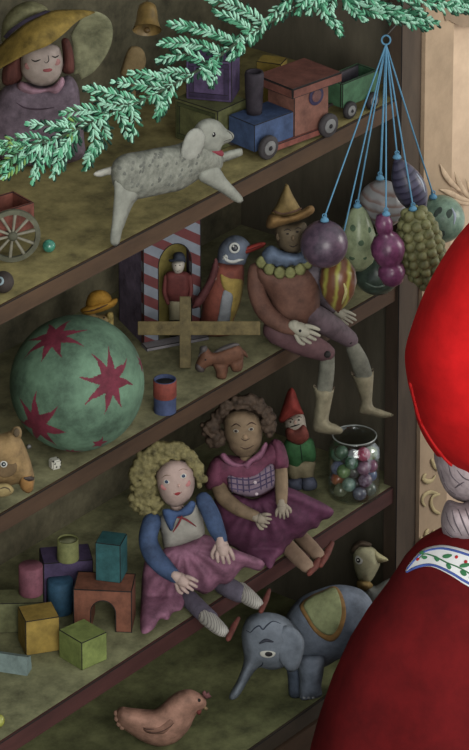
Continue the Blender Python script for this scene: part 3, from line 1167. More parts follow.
ax = Matrix.Rotation(R(10), 3, 'Z') @ Vector((0, -1, 0))
spoked_wheel(f, Vector((0, 0, 28.5 * s)), ax, 28, 10, f.root, rim=5)
spoked_wheel(f, o3(-14, 56, 28.5), Matrix.Rotation(R(30), 3, 'Z') @ Vector((0, 1, 0)), 28, 10, f.root, rim=5)
bm = bmesh.new()
tube3(bm, [Vector((0, 2 * s, 28.5 * s)), o3(-14, 54, 28.5)], [2 * s, 2 * s], 10)
obj('axle', bm, mat((70, 60, 50)), f.root)
f = Frame(3, 284, 1, 'toy_roller', 'dark brown round toy with a pale blue ring in front of the cart wheel', 'toy')
b = obj('body', ball(f, 3, 282, 0, 11, u=20, v=14), mat((52, 44, 40), n=.2), f.root)
e = obj('ring', spot(f, b, 0, 281, 8, 9, None, 0, .8), mat((120, 140, 148)), f.root)
obj('ring_centre', spot(f, b, 0, 281, 4, 5, None, 0, .8, .6), mat((50, 50, 54)), e)
f.settle([b])


def marble(px, py, r, rgb, rgb2, label, shelf=None, pt=None, group=None, cat='marble', z=None, name='marble'):
    f = Frame(px, py, shelf, name, label, cat, group, pt=pt, z=z)
    f.root.name = name + '_root'
    bm = bmesh.new()
    ell(bm, Vector((0, 0, 0)), (r * f.s,) * 3, None, 24, 16)
    o = obj(name, bm, mat(mute(rgb, .06), n=.3, rgb2=mute(rgb2, .06), scale=90, rough=.15, spec=.6, gain=1.1))
    bpy.data.objects.remove(f.root)
    prop(o, label, cat, group)
    o.location = f.o if pt is not None else f.o + UP * r * f.s
    o.rotation_euler = (random.uniform(0, 6), random.uniform(0, 6), 0)
    return o


marble(49, 252, 6.6, (36, 96, 82), (70, 140, 116), 'small teal green marble right of the cart wheel', 1)

# ------------------------------------------------------------------ lamb
q = crop(90, 90, 2.931)
f = Frame(175, 217, 1, 'toy_lamb', 'grey speckled wooden lamb with a red collar leaping along the shelf edge', 'toy lamb')
r = f.root
ya = f.ground(116, 238)
yb_ = f.ground(240, 195)
ly = lambda x, y: ya + (yb_ - ya) * (x - 116) / 124 + 8
LAMB = mat((120, 122, 112), n=.28, scale=75, rgb2=(140, 142, 130))
LAMB2 = mat((134, 136, 126), n=.14)
body = obj('body', inflate(f, q((64, 262), (68, 215), (98, 190), (150, 180), (200, 170), (255, 160), (300, 140), (345, 160), (385, 190), (390, 215), (378, 238), (350, 246), (325, 258), (270, 292), (230, 302), (140, 320), (100, 316), (78, 296)), ly, 16, 16), LAMB, r)
obj('leg', inflate(f, q((78, 262), (72, 310), (66, 380), (60, 440), (70, 456), (86, 450), (96, 410), (106, 375), (122, 335), (145, 310), (140, 270)), lambda x, y: ly(x, y) - 7, 6, 6, 2), LAMB2, r)
obj('leg', inflate(f, q((325, 235), (372, 226), (400, 262), (446, 315), (441, 331), (424, 328), (385, 302), (350, 282), (318, 262)), lambda x, y: ly(x, y) - 7, 6, 6, 2), LAMB2, r)
obj('leg', inflate(f, q((372, 190), (435, 172), (446, 178), (446, 190), (438, 196), (386, 214), (370, 212)), lambda x, y: ly(x, y) + 12, 6, 5, 2), LAMB2, r)
obj('leg', inflate(f, q((86, 270), (84, 310), (80, 370), (78, 404), (88, 414), (98, 406), (112, 370), (128, 335), (150, 300)), lambda x, y: ly(x, y) + 11, 6, 5, 2), LAMB2, r)
head = obj('head', inflate(f, q((308, 108), (325, 91), (350, 85), (378, 94), (398, 115), (418, 128), (421, 141), (410, 153), (388, 163), (375, 185), (335, 188), (305, 160), (300, 130)), lambda x, y: ly(x, y) - 2, 13, 13, 2), LAMB2, r)
ear = obj('ear', inflate(f, q((307, 113), (285, 128), (271, 160), (266, 188), (273, 205), (290, 209), (314, 201), (330, 178), (338, 145), (330, 120)), lambda x, y: ly(x, y) - 15, 3.4, 4, 2), mat((146, 147, 138), n=.12), head)
e = obj('eye', spot(f, head, *q((362, 132))[0], 4.4, 5, None, 0, .9), mat((24, 24, 28), rough=.2), head)
obj('highlight', spot(f, head, *q((360, 130))[0], 1.4, 1.4, None, 0, .5, .8), WHITE, e)
obj('nose', stroke(f, head, q((402, 122), (414, 132), (418, 142)), .8), mat((70, 70, 66)), head)
obj('mouth', stroke(f, head, q((392, 152), (402, 148), (412, 146)), .6), mat((70, 70, 66)), head)
obj('collar', inflate(f, q((328, 168), (340, 170), (386, 178), (388, 196), (360, 194), (326, 186)), lambda x, y: ly(x, y) - 1, 14.5, 9, 2), mat((140, 44, 58), n=.2), r)
obj('tail', inflate(f, q((68, 226), (45, 230), (18, 240), (12, 250), (30, 256), (55, 250), (70, 250)), lambda x, y: ly(x, y) + 3, 5, 4, 2), mat((168, 166, 156), n=.1), r)
bm = bmesh.new()
rng = random.Random(4)
poly = np.array(q((85, 225), (120, 200), (250, 180), (300, 175), (360, 225), (260, 275), (140, 300), (95, 290)))
for _ in range(900):
    a, b = rng.uniform(112, 222), rng.uniform(148, 195)
    if inside(np.array([[a, b]]), poly)[0] and rng.random() < .085:
        spot(f, body, a, b, rng.uniform(3.4, 6), rng.uniform(2.4, 4), bm, rng.uniform(-1, 1), .3)
obj('speckles', bm, mat((100, 102, 95), n=.2), body)
f.settle()

# ------------------------------------------------------------------ blocks and train on the top shelf
OLV = mat((98, 100, 60), n=.28, scale=40)
b1 = block(175, 138, 1, R(-40), 56, 44, 43, OLV, 'toy_block', 'olive green block with a framed face under the purple block')
face_frame(b1, 'front', mat((74, 80, 46)), 4, 3)
PUR = mat((80, 64, 100), n=.3)
b2 = block(186, 99, None, R(-13), 47, 36, 44, PUR, 'toy_block', 'purple block with a framed face standing on the olive block', z=b1.top)
face_frame(b2, 'front', mat((56, 44, 74)), 5, 3)
b3 = block(256, 108, 1, R(-20), 26, 20, 50, mat((142, 118, 46), n=.25), 'toy_block', 'mustard yellow block behind the brown train roof')

f = Frame(266, 158, 1, 'toy_locomotive', 'wooden toy locomotive with blue boiler, black funnel and brown roof', 'toy train')
r = f.root
yaw = R(43)
BLU = mat((56, 76, 114), n=.25)
BRN = mat((116, 74, 62), n=.25)
hood = obj('boiler', rotbox(f, yaw, -12, 42, 4, 42, 8, 37), BLU, r, smooth=False)
cabn = obj('cab', rotbox(f, yaw, 42, 90, 3, 42, 8, 57), BRN, r, smooth=False)
obj('roof', rotbox(f, yaw, 28, 98, -9, 47, 57, 68, bevel=1.5), mat((108, 62, 52), n=.25), r, smooth=False)
obj('chassis', rotbox(f, yaw, 6, 90, 0, 4, 3, 10), mat((124, 66, 56)), r, smooth=False)
c = UVW(f, yaw, 10, 28, 36.5)
s = f.s
obj('funnel', lathe(bmesh.new(), [(7.6 * s, 0), (8.2 * s, 6 * s), (9.2 * s, 24 * s), (9.8 * s, 42 * s), (9 * s, 45 * s), (6.4 * s, 45 * s), (6 * s, 38 * s)], c, 24), mat((44, 38, 46), n=.3), r)
vax = Matrix.Rotation(yaw, 3, 'Z') @ Vector((0, -1, 0))


def solid_wheel(f, c, ax, rad, parent, th=6, m=None):
    w = cyl(f, c, rad, rad, th, m or mat((58, 54, 56), n=.2), 'wheel', parent, ax, 28, 1.2)
    k = cyl(f, c + ax * th * f.s, rad * .62, rad * .58, .8, mat((112, 112, 112), n=.2), 'disc', w, ax, 24, .2)
    cyl(f, c + ax * (th + .8) * f.s, rad * .2, rad * .15, 1.2, mat((40, 38, 40)), 'hub', w, ax, 14, .2)
    return w


for u in (0, 84):
    solid_wheel(f, UVW(f, yaw, u, 0, 12.4), vax, 12.4, r)
    solid_wheel(f, UVW(f, yaw, u, 44, 12.4), -vax, 12.4, r)
w = cyl(f, UVW(f, yaw, 72, 3, 46), 10, 10, 1.2, mat((52, 46, 76)), 'window', cabn, vax, 24, .3)
cyl(f, UVW(f, yaw, 72, 1.8, 46), 6.4, 6.4, .6, mat((104, 68, 66)), 'window_pane', w, vax, 24, .2)

f = Frame(366, 112, 1, 'toy_wagon', 'green open toy wagon coupled behind the locomotive', 'toy train')
f = f
r = f.root
yaw = R(47)
GRN = mat((56, 96, 66), n=.25)
bm = rotbox(f, yaw, -32, 22, 3, 6, 12, 38)
rotbox(f, yaw, -32, 22, 28, 31, 12, 38, bm)
rotbox(f, yaw, -32, -29, 6, 28, 12, 38, bm)
rotbox(f, yaw, 19, 22, 6, 28, 12, 38, bm)
rotbox(f, yaw, -29, 19, 6, 28, 12, 15, bm)
obj('box', bm, GRN, r, smooth=False)
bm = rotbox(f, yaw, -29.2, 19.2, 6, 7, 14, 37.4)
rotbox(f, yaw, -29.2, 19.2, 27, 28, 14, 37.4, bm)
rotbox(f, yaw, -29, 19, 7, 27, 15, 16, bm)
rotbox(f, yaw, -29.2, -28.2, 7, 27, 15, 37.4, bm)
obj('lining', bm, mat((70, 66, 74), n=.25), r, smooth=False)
vax = Matrix.Rotation(yaw, 3, 'Z') @ Vector((0, -1, 0))
for u in (-24, 10):
    solid_wheel(f, UVW(f, yaw, u, 3, 9), vax, 9, r, 5, mat((40, 38, 40)))
    solid_wheel(f, UVW(f, yaw, u, 31, 9), -vax, 9, r, 5, mat((40, 38, 40)))
bm = bmesh.new()
tube3(bm, [UVW(f, yaw, -40, 17, 13), UVW(f, yaw, -31, 17, 13)], [1.6 * f.s, 1.6 * f.s], 8)
obj('coupling', bm, mat((60, 50, 46)), r)

# ------------------------------------------------------------------ second shelf
# big ball
f = Frame(77, 400, 2, 'play_ball', 'large green ball painted with crimson stars', 'ball')
f.root.name = 'tmp_root'
cen = on_plane(77, 383, f.o + FH * 0, FH)
r_ = 65.5 * f.s
bm = bmesh.new()
bmesh.ops.create_uvsphere(bm, u_segments=440, v_segments=220, radius=r_)
me = bpy.data.meshes.new('play_ball')
bm.to_mesh(me)
bm.free()
bo = obj('play_ball', me, [mat((84, 116, 94), n=.4, scale=16, rgb2=(104, 142, 114)), mat((112, 36, 54), n=.3, scale=40)])
bpy.data.objects.remove(f.root)
prop(bo, 'large green ball painted with crimson stars', 'ball')
d = ray(77, 383)
t = (ZS[2] + r_ - CAMPOS.z) / d.z
bo.location = CAMPOS + d * t
bo.rotation_euler = (0, 0, -ALPHA)
dl = Vector((d.dot(RH), d.dot(FH), d.z))
rx = Vector((1, 0, 0))
uz = rx.cross(dl)
stars = [((110, 381), 30, 8, .38, .1, (1.0, 1.2)), ((54, 340), 28, 8, .38, .5, (1.2, 1.05)), ((39, 422), 31, 7, .38, .0, (1, 1.2)), ((99, 441), 9, 5, .45, .2, (1, 1.5)), ((148, 362), 12, 7, .4, .2, (1, 1)), ((70, 480), 14, 8, .4, .2, (1, 1))]
# tangent-plane stars, each centred where the sight line meets the ball
cents = np.array([v[:] for v in [p.center for p in me.polygons]]) / r_
midx = np.zeros(len(cents), int)
for (sx, sy), rad, npt, inner, rot, (kx, ky) in stars:
    a, b = (sx - 77) / 66.0, (383 - sy) / 66.0
    k = math.sqrt(max(0.02, 1 - min(.98, a * a + b * b)))
    n = (rx * a + uz * b - dl * k).normalized()
    e1 = (rx - n * rx.dot(n)).normalized()
    e2 = n.cross(e1)
    if e2.dot(uz) < 0:
        e2 = -e2
    cosn = cents @ np.array(n)
    x = (cents @ np.array(e1)) * 66 / kx
    y = (cents @ np.array(e2)) * 66 / ky
    rr = np.hypot(x, y)
    an = (np.arctan2(y, x) + rot) * npt / (2 * np.pi)
    fr_ = np.abs((an % 1) - .5) * 2
    idx = np.floor(an).astype(int) % npt
    lenv = np.array([1.0, .72, .95, .66, 1.05, .75, .9, .7])[idx % 8]
    lim = rad * (inner + (lenv - inner) * fr_ ** 1.5)
    midx[(cosn > .3) & (rr < lim)] = 1
me.polygons.foreach_set('material_index', midx.astype(np.int32))

# bear
q = crop(0, 410, 5.8625)
f = Frame(2, 488, 2, 'teddy_bear', 'tan bear head in profile with a round staring eye, below the big ball', 'toy bear')
r = f.root
BEAR = mat((134, 106, 66), n=.28)
head = obj('head', inflate(f, [(-30, 436), (0, 434.5), (11, 432), (20, 438), (28, 455), (32, 468), (34, 478), (33, 487), (29, 493), (23, 491), (18, 484), (10, 486), (-6, 490), (-28, 488)], 0, 20, 20), BEAR, r)
ear = obj('ear', inflate(f, q((58, 148), (66, 120), (85, 101), (112, 103), (126, 128), (122, 165), (100, 175)), -3, 5, 5, 2), mat((128, 104, 68), n=.25), head)
obj('ear_lining', spot(f, ear, *q((96, 138))[0], 6, 9, None, R(0), .8), mat((84, 68, 46)), ear)
obj('cheek_patch', spot(f, head, 5, 467, 24, 22, None, R(-10), .7), mat((98, 76, 48), n=.2), head)
e = obj('eye', spot(f, head, 3.7, 464.3, 7.4, 7.4, None, 0, 1.2), mat((184, 184, 178), n=.05), head)
e2_ = obj('iris', spot(f, head, 3.7, 464.3, 4.6, 4.6, None, 0, .9, 1.0), mat((40, 48, 56)), e)
obj('pupil_glint', spot(f, head, 3.9, 464, 1.6, 1.6, None, 0, .6, 1.8), WHITE, e)
mz = obj('muzzle', decal(f, head, [(20, 480), (24, 476.5), (31, 476), (34, 480), (33, 487), (28.5, 492.5), (23, 490), (20, 485)], 1.8), mat((146, 104, 54), n=.25), head)
obj('nose', decal(f, mz, [(23, 478), (27, 476.8), (33, 476.6), (33, 480), (28, 481)], 1.4, 1.2), mat((52, 42, 38), rough=.4), mz)
paw = obj('paw', inflate(f, q((-60, 440), (0, 430), (45, 432), (75, 455), (78, 480), (40, 505), (-60, 512)), -22, 7, 6, 2), mat((150, 130, 82), n=.2), r)
obj('paw_lines', stroke(f, paw, q((0, 462), (25, 455), (50, 462), (60, 478)), .7), mat((80, 66, 46)), paw)
body = obj('body', inflate(f, [(-60, 440), (-30, 445), (-10, 462), (-4, 485), (-20, 500), (-60, 505)], 6, 22, 20), BEAR, r)
f.settle([head, body, paw])
marble(29, 449, 2.6, (64, 62, 62), (120, 120, 118), 'tiny dark bead on the shelf behind the bear head', 2)

# die
f = Frame(57, 470, 2, 'playing_die', 'small white die with dark spots beside the bear', 'die')
yaw = R(28)
b = obj('cube', rotbox(f, yaw, -5, 5, 0, 10, 0, 10, bevel=1.4), [mat((186, 184, 172), n=.06)] * 2, f.root, smooth=False)
bm = bmesh.new()
for x, y in [(53.5, 461.5), (56.5, 467), (61, 463), (63, 466.5), (57.5, 458), (62, 459.5), (55, 464)]:
    spot(f, b, x, y, 1.9, 1.9, bm, 0, .4)
obj('pips', bm, INK, b)

# little yellow-hat doll behind the ball
q = crop(60, 270, 3.908)
f = Frame(102, 352, 2, 'small_doll', 'little doll in a bright yellow hat peeping over the big green ball', 'doll')
r = f.root
head = obj('head', inflate(f, q((108, 165), (150, 175), (196, 172), (205, 200), (195, 230), (150, 238), (115, 222)), 0, 10, 11, 2), mat((150, 128, 84), n=.2), r)
obj('hair', inflate(f, q((180, 172), (205, 165), (210, 200), (206, 232), (190, 240), (184, 210)), -5, 6, 5, 2), mat((150, 130, 70), n=.4, scale=120), r)
obj('body', inflate(f, [(90, 328), (102, 326), (114, 329), (120, 345), (118, 356), (102, 359), (88, 356), (86, 345)], 4, 10, 9, 2), mat((74, 84, 66), n=.25), r)
bm = spot(f, head, *q((150, 190))[0], 2, 2, None, 0, .7)
spot(f, head, *q((172, 188))[0], 2, 2, bm, 0, .7)
obj('eyes', bm, INK, head)
YH = mat((176, 126, 36), n=.25)
hatb = obj('hat_brim', inflate(f, q((80, 160), (90, 148), (140, 128), (190, 118), (222, 112), (222, 130), (200, 150), (150, 168), (100, 176)), -3, 12, 8, 2), YH, r)
obj('hat_crown', inflate(f, q((104, 148), (105, 115), (122, 88), (155, 79), (185, 88), (202, 112), (200, 138), (150, 152)), -2, 11, 11, 2), YH, r)
obj('hat_band', stroke(f, hatb, q((90, 166), (130, 158), (170, 143), (185, 136)), 1.2), mat((86, 58, 40)), hatb)
f.settle([o for o in r.children if o.name.startswith('body')])

# sentry box with soldier
f = Frame(144, 346, 2, 'sentry_box', 'purple sided toy sentry box with red and white striped front and yellow arched niche', 'toy sentry box')
r = f.root
yaw = R(24)
H, Wd, Dp = 142, 62, 66
PS = mat((110, 96, 122), n=.4, scale=25)
bm = rotbox(f, yaw, 0, 2, 6, Dp, 0, H, bevel=.4)
rotbox(f, yaw, Wd - 2, Wd, 6, Dp, 0, H, bm, .4)
rotbox(f, yaw, 0, Wd, Dp - 3, Dp, 0, H, bm, .4)
obj('walls', bm, PS, r, smooth=False)
obj('roof', rotbox(f, yaw, -1, Wd + 1, 1, Dp + 1, H, H + 6), PS, r, smooth=False)
pts = []
au, aw, ah = 34, 18, 100
pts = [(0, 0), (au - aw, 0), (au - aw, ah - aw)]
for k in range(1, 16):
    an = math.pi - math.pi * k / 16
    pts.append((au + aw * math.cos(an), ah - aw + aw * 1.25 * math.sin(an)))
pts += [(au + aw, ah - aw), (au + aw, 0), (Wd, 0), (Wd, H), (0, H)]


def uprism(f, yaw, pts, v0, v1):
    bm = bmesh.new()
    A = [bm.verts.new(UVW(f, yaw, u, v0, w)) for u, w in pts]
    B = [bm.verts.new(UVW(f, yaw, u, v1, w)) for u, w in pts]
    n = len(pts)
    tri = delaunay_2d_cdt([Vector(p) for p in pts], [(i, (i + 1) % n) for i in range(n)], [], 1, 1e-4)[2]
    for t in tri:
        bm.faces.new([A[i] for i in t])
        bm.faces.new([B[i] for i in reversed(t)])
    for i in range(n):
        bm.faces.new((A[i], B[i], B[(i + 1) % n], A[(i + 1) % n]))
    return bm


st = stripe_mat((112, 52, 54), (124, 132, 146), (.62 * math.cos(yaw), .62 * math.sin(yaw), 1.0), 29.5 * .0015 / f.s, .5, name='barber_stripes')
obj('front_panel', uprism(f, yaw, pts, 0, 6), st, r, smooth=False)


def edge_line(f, yaw, pts, v, r=.55, bm=None):
    bm = bm or bmesh.new()
    P = [UVW(f, yaw, u, v, w) for u, w in pts]
    for a, b in zip(P, P[1:] + P[:1]):
        if (a - b).length > 1e-6:
            tube3(bm, [a, b], [r * f.s, r * f.s], 6)
    return bm


obj('edge_paint', edge_line(f, yaw, pts, 0), INK, r)
obj('niche', rotbox(f, yaw, 3, Wd - 3, 28, 31, 0, H - 2), mat((142, 128, 62), n=.2), r, smooth=False)
obj('doorstep', rotbox(f, yaw, -3, Wd + 3, -14, 0, 0, 4), mat((126, 122, 128), n=.2), r, smooth=False)
pf_ = f
p0 = f.o + RH * UVW(f, yaw, au, 13, 0).x + FH * UVW(f, yaw, au, 13, 0).y
sx, sy = proj(p0)
fs = Frame(sx, sy, 2, 'toy_soldier', 'little toy soldier in a maroon coat and dark hat standing in the sentry box', 'toy soldier', pt=p0)
q = crop(110, 220, 4.693)
dx = sx - q((320, 470))[0][0]
yy_ = 0
sol = lambda *p: [(a, b) for a, b in q(*p)]
MAR = mat((108, 50, 48), n=.25)
coat = obj('coat', inflate(fs, sol((262, 250), (290, 240), (345, 240), (372, 255), (378, 300), (372, 365), (350, 385), (290, 385), (262, 360), (255, 300)), 0, 7, 7, 1.6), MAR, fs.root)
trs = obj('trousers', inflate(fs, sol((282, 378), (350, 378), (356, 430), (352, 478), (285, 478), (276, 430)), 1, 5, 5, 1.6), mat((156, 146, 116), n=.15), fs.root)
obj('boots', inflate(fs, [(170, 320), (186, 320), (187, sy + 1), (169, sy + 1)], 1, 6, 4, 1.6), INK, fs.root)
hd = obj('head', inflate(fs, sol((292, 200), (345, 196), (348, 225), (335, 248), (315, 254), (297, 240)), -4, 8, 6, 1.2), mat((190, 182, 170), n=.1), fs.root)
bm = spot(fs, hd, *sol((308, 215))[0], 1.6, 1.2, None, 0, .4)
spot(fs, hd, *sol((328, 213))[0], 1.6, 1.2, bm, 0, .4)
stroke(fs, hd, sol((310, 238), (318, 242), (328, 237)), .45, bm)
obj('face', bm, INK, hd)
obj('hat', inflate(fs, sol((276, 186), (295, 182), (298, 160), (318, 150), (340, 154), (352, 170), (355, 200), (325, 204), (290, 200), (278, 196)), -1, 8, 7, 1.4), mat((52, 58, 72), n=.2), fs.root)
bm = bmesh.new()
tube(fs, [(166, 277, -1, 2.4), (164.5, 292, -3, 2.2), (168, 303, -5, 2)], bm)
tube(fs, [(190, 277, -1, 2.4), (191, 292, -3, 2.2), (187, 303, -5, 2)], bm)
obj('sleeves', bm, MAR, fs.root)
fs.settle()

# marionette control cross, leaning on the sentry box
f = Frame(185, 368, 2, 'control_cross', 'brown wooden marionette control cross leaning against the sentry box', 'wooden cross')
WOOD = mat((96, 84, 52), n=.3, scale=60)
lean = lambda py: (368 - py) * .28


def plank(f, x0, y0, x1, y1, dy, t, m, name, parent):
    bm = bmesh.new()
    A = [bm.verts.new(f.L(a, b, lean(b) + dy)) for a, b in ((x0, y0), (x1, y0), (x1, y1), (x0, y1))]
    B = [bm.verts.new(f.L(a, b, lean(b) + dy + t)) for a, b in ((x0, y0), (x1, y0), (x1, y1), (x0, y1))]
    bm.faces.new(A)
    bm.faces.new(B[::-1])
    for i in range(4):
        bm.faces.new((A[i], B[i], B[(i + 1) % 4], A[(i + 1) % 4]))
    bmesh.ops.bevel(bm, geom=bm.edges[:], offset=.5 * f.s, segments=1, affect='EDGES')
    return obj(name, bm, m, parent, smooth=False)


plank(f, 179.5, 296, 191, 368, -24, 7, WOOD, 'upright', f.root)
plank(f, 137.5, 321, 260.5, 335, -24, 8, mat((102, 88, 52), n=.3, scale=60), 'crossbar', f.root)
f.settle()

# penguin
q = crop(180, 220, 4.264)
f = Frame(217, 333, 2, 'penguin_toy', 'painted penguin figure with a red beak and big round eye behind the wooden cross', 'toy penguin')
r = f.root
body = obj('body', inflate(f, q((160, 180), (215, 185), (268, 190), (272, 250), (266, 310), (250, 375), (228, 430), (225, 488), (94, 488), (92, 400), (97, 340), (115, 270), (140, 215)), 1, 17, 17, 2.2), mat((124, 62, 50), n=.25), r)
head = obj('head', inflate(f, q((162, 195), (160, 150), (168, 115), (190, 85), (228, 66), (268, 74), (296, 102), (300, 130), (285, 165), (270, 195), (215, 200)), 2, 16, 16, 2.2), mat((100, 110, 128), n=.22), r)
obj('beak', inflate(f, q((258, 142), (265, 126), (300, 108), (340, 96), (364, 98), (358, 114), (325, 130), (275, 148)), -4, 5, 4, 1.6), mat((150, 48, 40), n=.2), head)
obj('beak_line', stroke(f, [o for o in head.children if o.name.startswith('beak')][0], q((262, 138), (310, 122), (352, 106)), .5), mat((70, 24, 24)), head)
e = obj('eye', spot(f, head, *q((232, 120))[0], 11, 11, None, 0, 1.1), mat((188, 190, 186), n=.04), head)
i_ = obj('iris', spot(f, head, *q((233, 120))[0], 7, 7, None, 0, .9, .8), mat((34, 38, 46), rough=.3), e)
obj('highlight', spot(f, head, *q((228, 113))[0], 2, 2, None, 0, .5, 1.7), WHITE, e)
bm = bmesh.new()
stroke(f, head, q((186, 158), (200, 172), (225, 178), (250, 172), (268, 170)), 2.4, bm)
stroke(f, head, q((183, 168), (196, 152), (202, 168)), 1.3, bm)
obj('cheek_marking', bm, mat((186, 188, 184), n=.06), head)
obj('chest_patch', decal(f, body, q((172, 232), (190, 240), (215, 250), (245, 252), (268, 262), (262, 320), (245, 380), (225, 440), (205, 440), (215, 380), (222, 320), (200, 310), (180, 280)), 1.0), mat((146, 122, 56), n=.25), body)
obj('belly', decal(f, body, q((188, 300), (208, 305), (224, 325), (216, 380), (205, 445), (160, 448), (168, 390), (176, 340)), 1.5), mat((122, 126, 132), n=.2), body)
obj('wing', inflate(f, q((150, 165), (165, 200), (150, 260), (120, 320), (90, 365), (52, 378), (60, 345), (90, 300), (118, 250)), -15, 5, 4, 2), mat((92, 46, 48), n=.25), r)
bm = bmesh.new()
stroke(f, body, q((165, 200), (158, 225), (152, 255)), .9, bm)
stroke(f, body, q((250, 275), (250, 320), (240, 365)), .9, bm)
obj('stripe_pattern', bm, mat((186, 176, 156), n=.05), body)
f.settle([body])

# small brown horse
q = crop(110, 220, 2.931)
f = Frame(222, 376, 2, 'toy_horse', 'small brown toy horse with a grey mane and saddle cloth, standing right of the cross', 'toy horse')
r = f.root
HRS = mat((104, 66, 48), n=.25)
body = obj('body', inflate(f, q((268, 380), (285, 374), (302, 388), (340, 372), (372, 366), (390, 382), (388, 415), (355, 428), (330, 432), (300, 428), (285, 432), (270, 446), (252, 440), (250, 425), (260, 400)), 0, 8, 8, 1.6), HRS, r)
obj('leg', inflate(f, q((302, 420), (345, 420), (344, 440), (338, 466), (314, 463), (310, 445)), -4, 5, 4, 1.6), HRS, r)
obj('leg', inflate(f, q((352, 415), (388, 408), (386, 440), (362, 445), (352, 430)), -3, 5, 4, 1.6), HRS, r)
obj('leg', inflate(f, q((318, 418), (346, 418), (346, 438), (342, 452), (326, 450)), 6, 4, 3, 1.6), HRS, r)
obj('leg', inflate(f, q((350, 410), (372, 408), (372, 430), (358, 434)), 6, 4, 3, 1.6), HRS, r)
GR = mat((88, 82, 82), n=.2)
obj('mane', inflate(f, q((263, 372), (275, 368), (284, 370), (286, 388), (270, 395), (258, 402), (262, 388)), -1, 7.6, 4, 1.2), GR, body)
obj('saddle_cloth', inflate(f, q((302, 390), (325, 372), (360, 360), (380, 366), (355, 378), (325, 388)), -1, 8.6, 4, 1.2), GR, body)
obj('muzzle', inflate(f, q((250, 425), (262, 420), (276, 432), (274, 446), (255, 443)), -2, 6.5, 4, 1.2), mat((84, 74, 74), n=.2), body)
obj('tail', inflate(f, q((382, 376), (396, 384), (404, 398), (402, 404), (392, 398), (382, 392)), 1, 3, 2.4, 1.2), HRS, r)
obj('eye', spot(f, body, *q((280, 410))[0], 2, 2, None, 0, .6), INK, body)
f.settle()

# red and blue can
f = Frame(165, 411, 2, 'tin_can', 'small red and blue striped tin can in front of the wooden cross', 'can')
s = f.s
rr_ = 11.3
b = obj('body', lathe(bmesh.new(), [(rr_ * s, 0), (rr_ * s, 16 * s), (rr_ * s, 17 * s), (rr_ * s, 35 * s), ((rr_ - 1) * s, 35 * s), ((rr_ - 1) * s, 20 * s), (.1 * s, 20 * s)], Vector((0, 0, 0)), 32, close=False), mat((58, 70, 106), n=.25), f.root)
obj('red_band', lathe(bmesh.new(), [(rr_ * s, 16.5 * s), ((rr_ + .4) * s, 17 * s), ((rr_ + .4) * s, 34 * s), (rr_ * s, 34.5 * s)], Vector((0, 0, 0)), 32, close=False), mat((132, 58, 48), n=.25), b)
obj('dark_opening', lathe(bmesh.new(), [(.1 * s, 31 * s), ((rr_ - 1) * s, 31 * s), ((rr_ - 1) * s, 30 * s), (.1 * s, 30 * s)], Vector((0, 0, 0)), 28, close=False), mat((44, 40, 36)), f.root)  # dark disc below the rim, paints the shade inside the open can

# ------------------------------------------------------------------ marionette on the shelf edge
q = crop(230, 170, 2.468)
f = Frame(276, 346, 2, 'clown_marionette', 'wooden marionette in a pointed hat and rust suit sitting with legs over the shelf edge', 'puppet')
r = f.root
RUST = mat((100, 66, 54), n=.25)
torso = obj('torso', inflate(f, q((62, 232), (90, 240), (140, 245), (190, 242), (218, 260), (222, 310), (218, 350), (190, 395), (150, 410), (112, 405), (104, 370), (92, 310), (60, 270)), 2, 20, 22), RUST, r)
obj('pelvis', inflate(f, q((95, 385), (140, 375), (190, 380), (205, 410), (180, 435), (130, 430), (95, 410)), 2, 18, 16), mat((84, 58, 60), n=.25), r)
head = obj('head', inflate(f, q((112, 140), (150, 135), (185, 130), (190, 160), (180, 190), (160, 208), (135, 205), (116, 180)), -4, 14, 14), mat((90, 76, 56), n=.25), r)
bm = bmesh.new()
spot(f, head, *q((142, 158))[0], 3, 1.8, bm)
spot(f, head, *q((166, 153))[0], 3, 1.8, bm)
stroke(f, head, q((134, 150), (142, 146), (150, 150)), .6, bm)
stroke(f, head, q((160, 147), (168, 143), (176, 145)), .6, bm)
stroke(f, head, q((146, 186), (156, 190), (168, 183)), .7, bm)
obj('face', bm, mat((38, 30, 28)), head)
obj('nose', spot(f, head, *q((156, 168))[0], 4, 6, None, 0, 3), mat((100, 82, 60)), head)
obj('ear', spot(f, head, *q((118, 165))[0], 4, 8, None, 0, 2), mat((100, 82, 60)), head)
HATM = mat((120, 98, 54), n=.25)
cone = obj('hat_cone', inflate(f, q((102, 108), (112, 90), (126, 60), (138, 34), (143, 36), (155, 62), (172, 92), (176, 106), (140, 118)), -4, 12, 13, 2), HATM, r)
obj('hat_band', stroke(f, cone, q((102, 100), (130, 108), (160, 102), (174, 96)), 1.6, taper=False), mat((84, 58, 42)), cone)
obj('hat_brim', inflate(f, q((90, 142), (90, 125), (102, 108), (140, 112), (175, 100), (195, 88), (207, 92), (206, 106), (180, 122), (140, 134), (105, 145)), -5, 16, 8, 2), mat((124, 92, 50), n=.25), r)
obj('ruff', inflate(f, q((78, 208), (100, 186), (130, 200), (165, 206), (188, 196), (196, 222), (184, 234), (174, 230), (164, 240), (152, 234), (140, 243), (128, 236), (116, 242), (106, 233), (92, 236)), -10, 12, 9, 2), mat((88, 104, 128), n=.25), r)
bm = bmesh.new()
for u, v in [(78, 228), (97, 245), (122, 254), (148, 254), (172, 246), (190, 230)]:
    inflate(f, q((u - 14, v - 6), (u, v - 16), (u + 14, v - 6), (u + 13, v + 8), (u + 2, v + 17), (u - 12, v + 9)), -15 + abs(u - 130) * .08, 2.6, 3, 2, bm=bm)
obj('collar_petals', bm, mat((120, 122, 74), n=.25), r)
sl = bmesh.new()
tube(f, [(*q((64, 250))[0], 2, 8.5), (*q((66, 300))[0], -2, 9), (*q((88, 350))[0], -14, 9.5), (*q((125, 380))[0], -24, 8), (*q((158, 392))[0], -28, 6.5)], sl, 14)
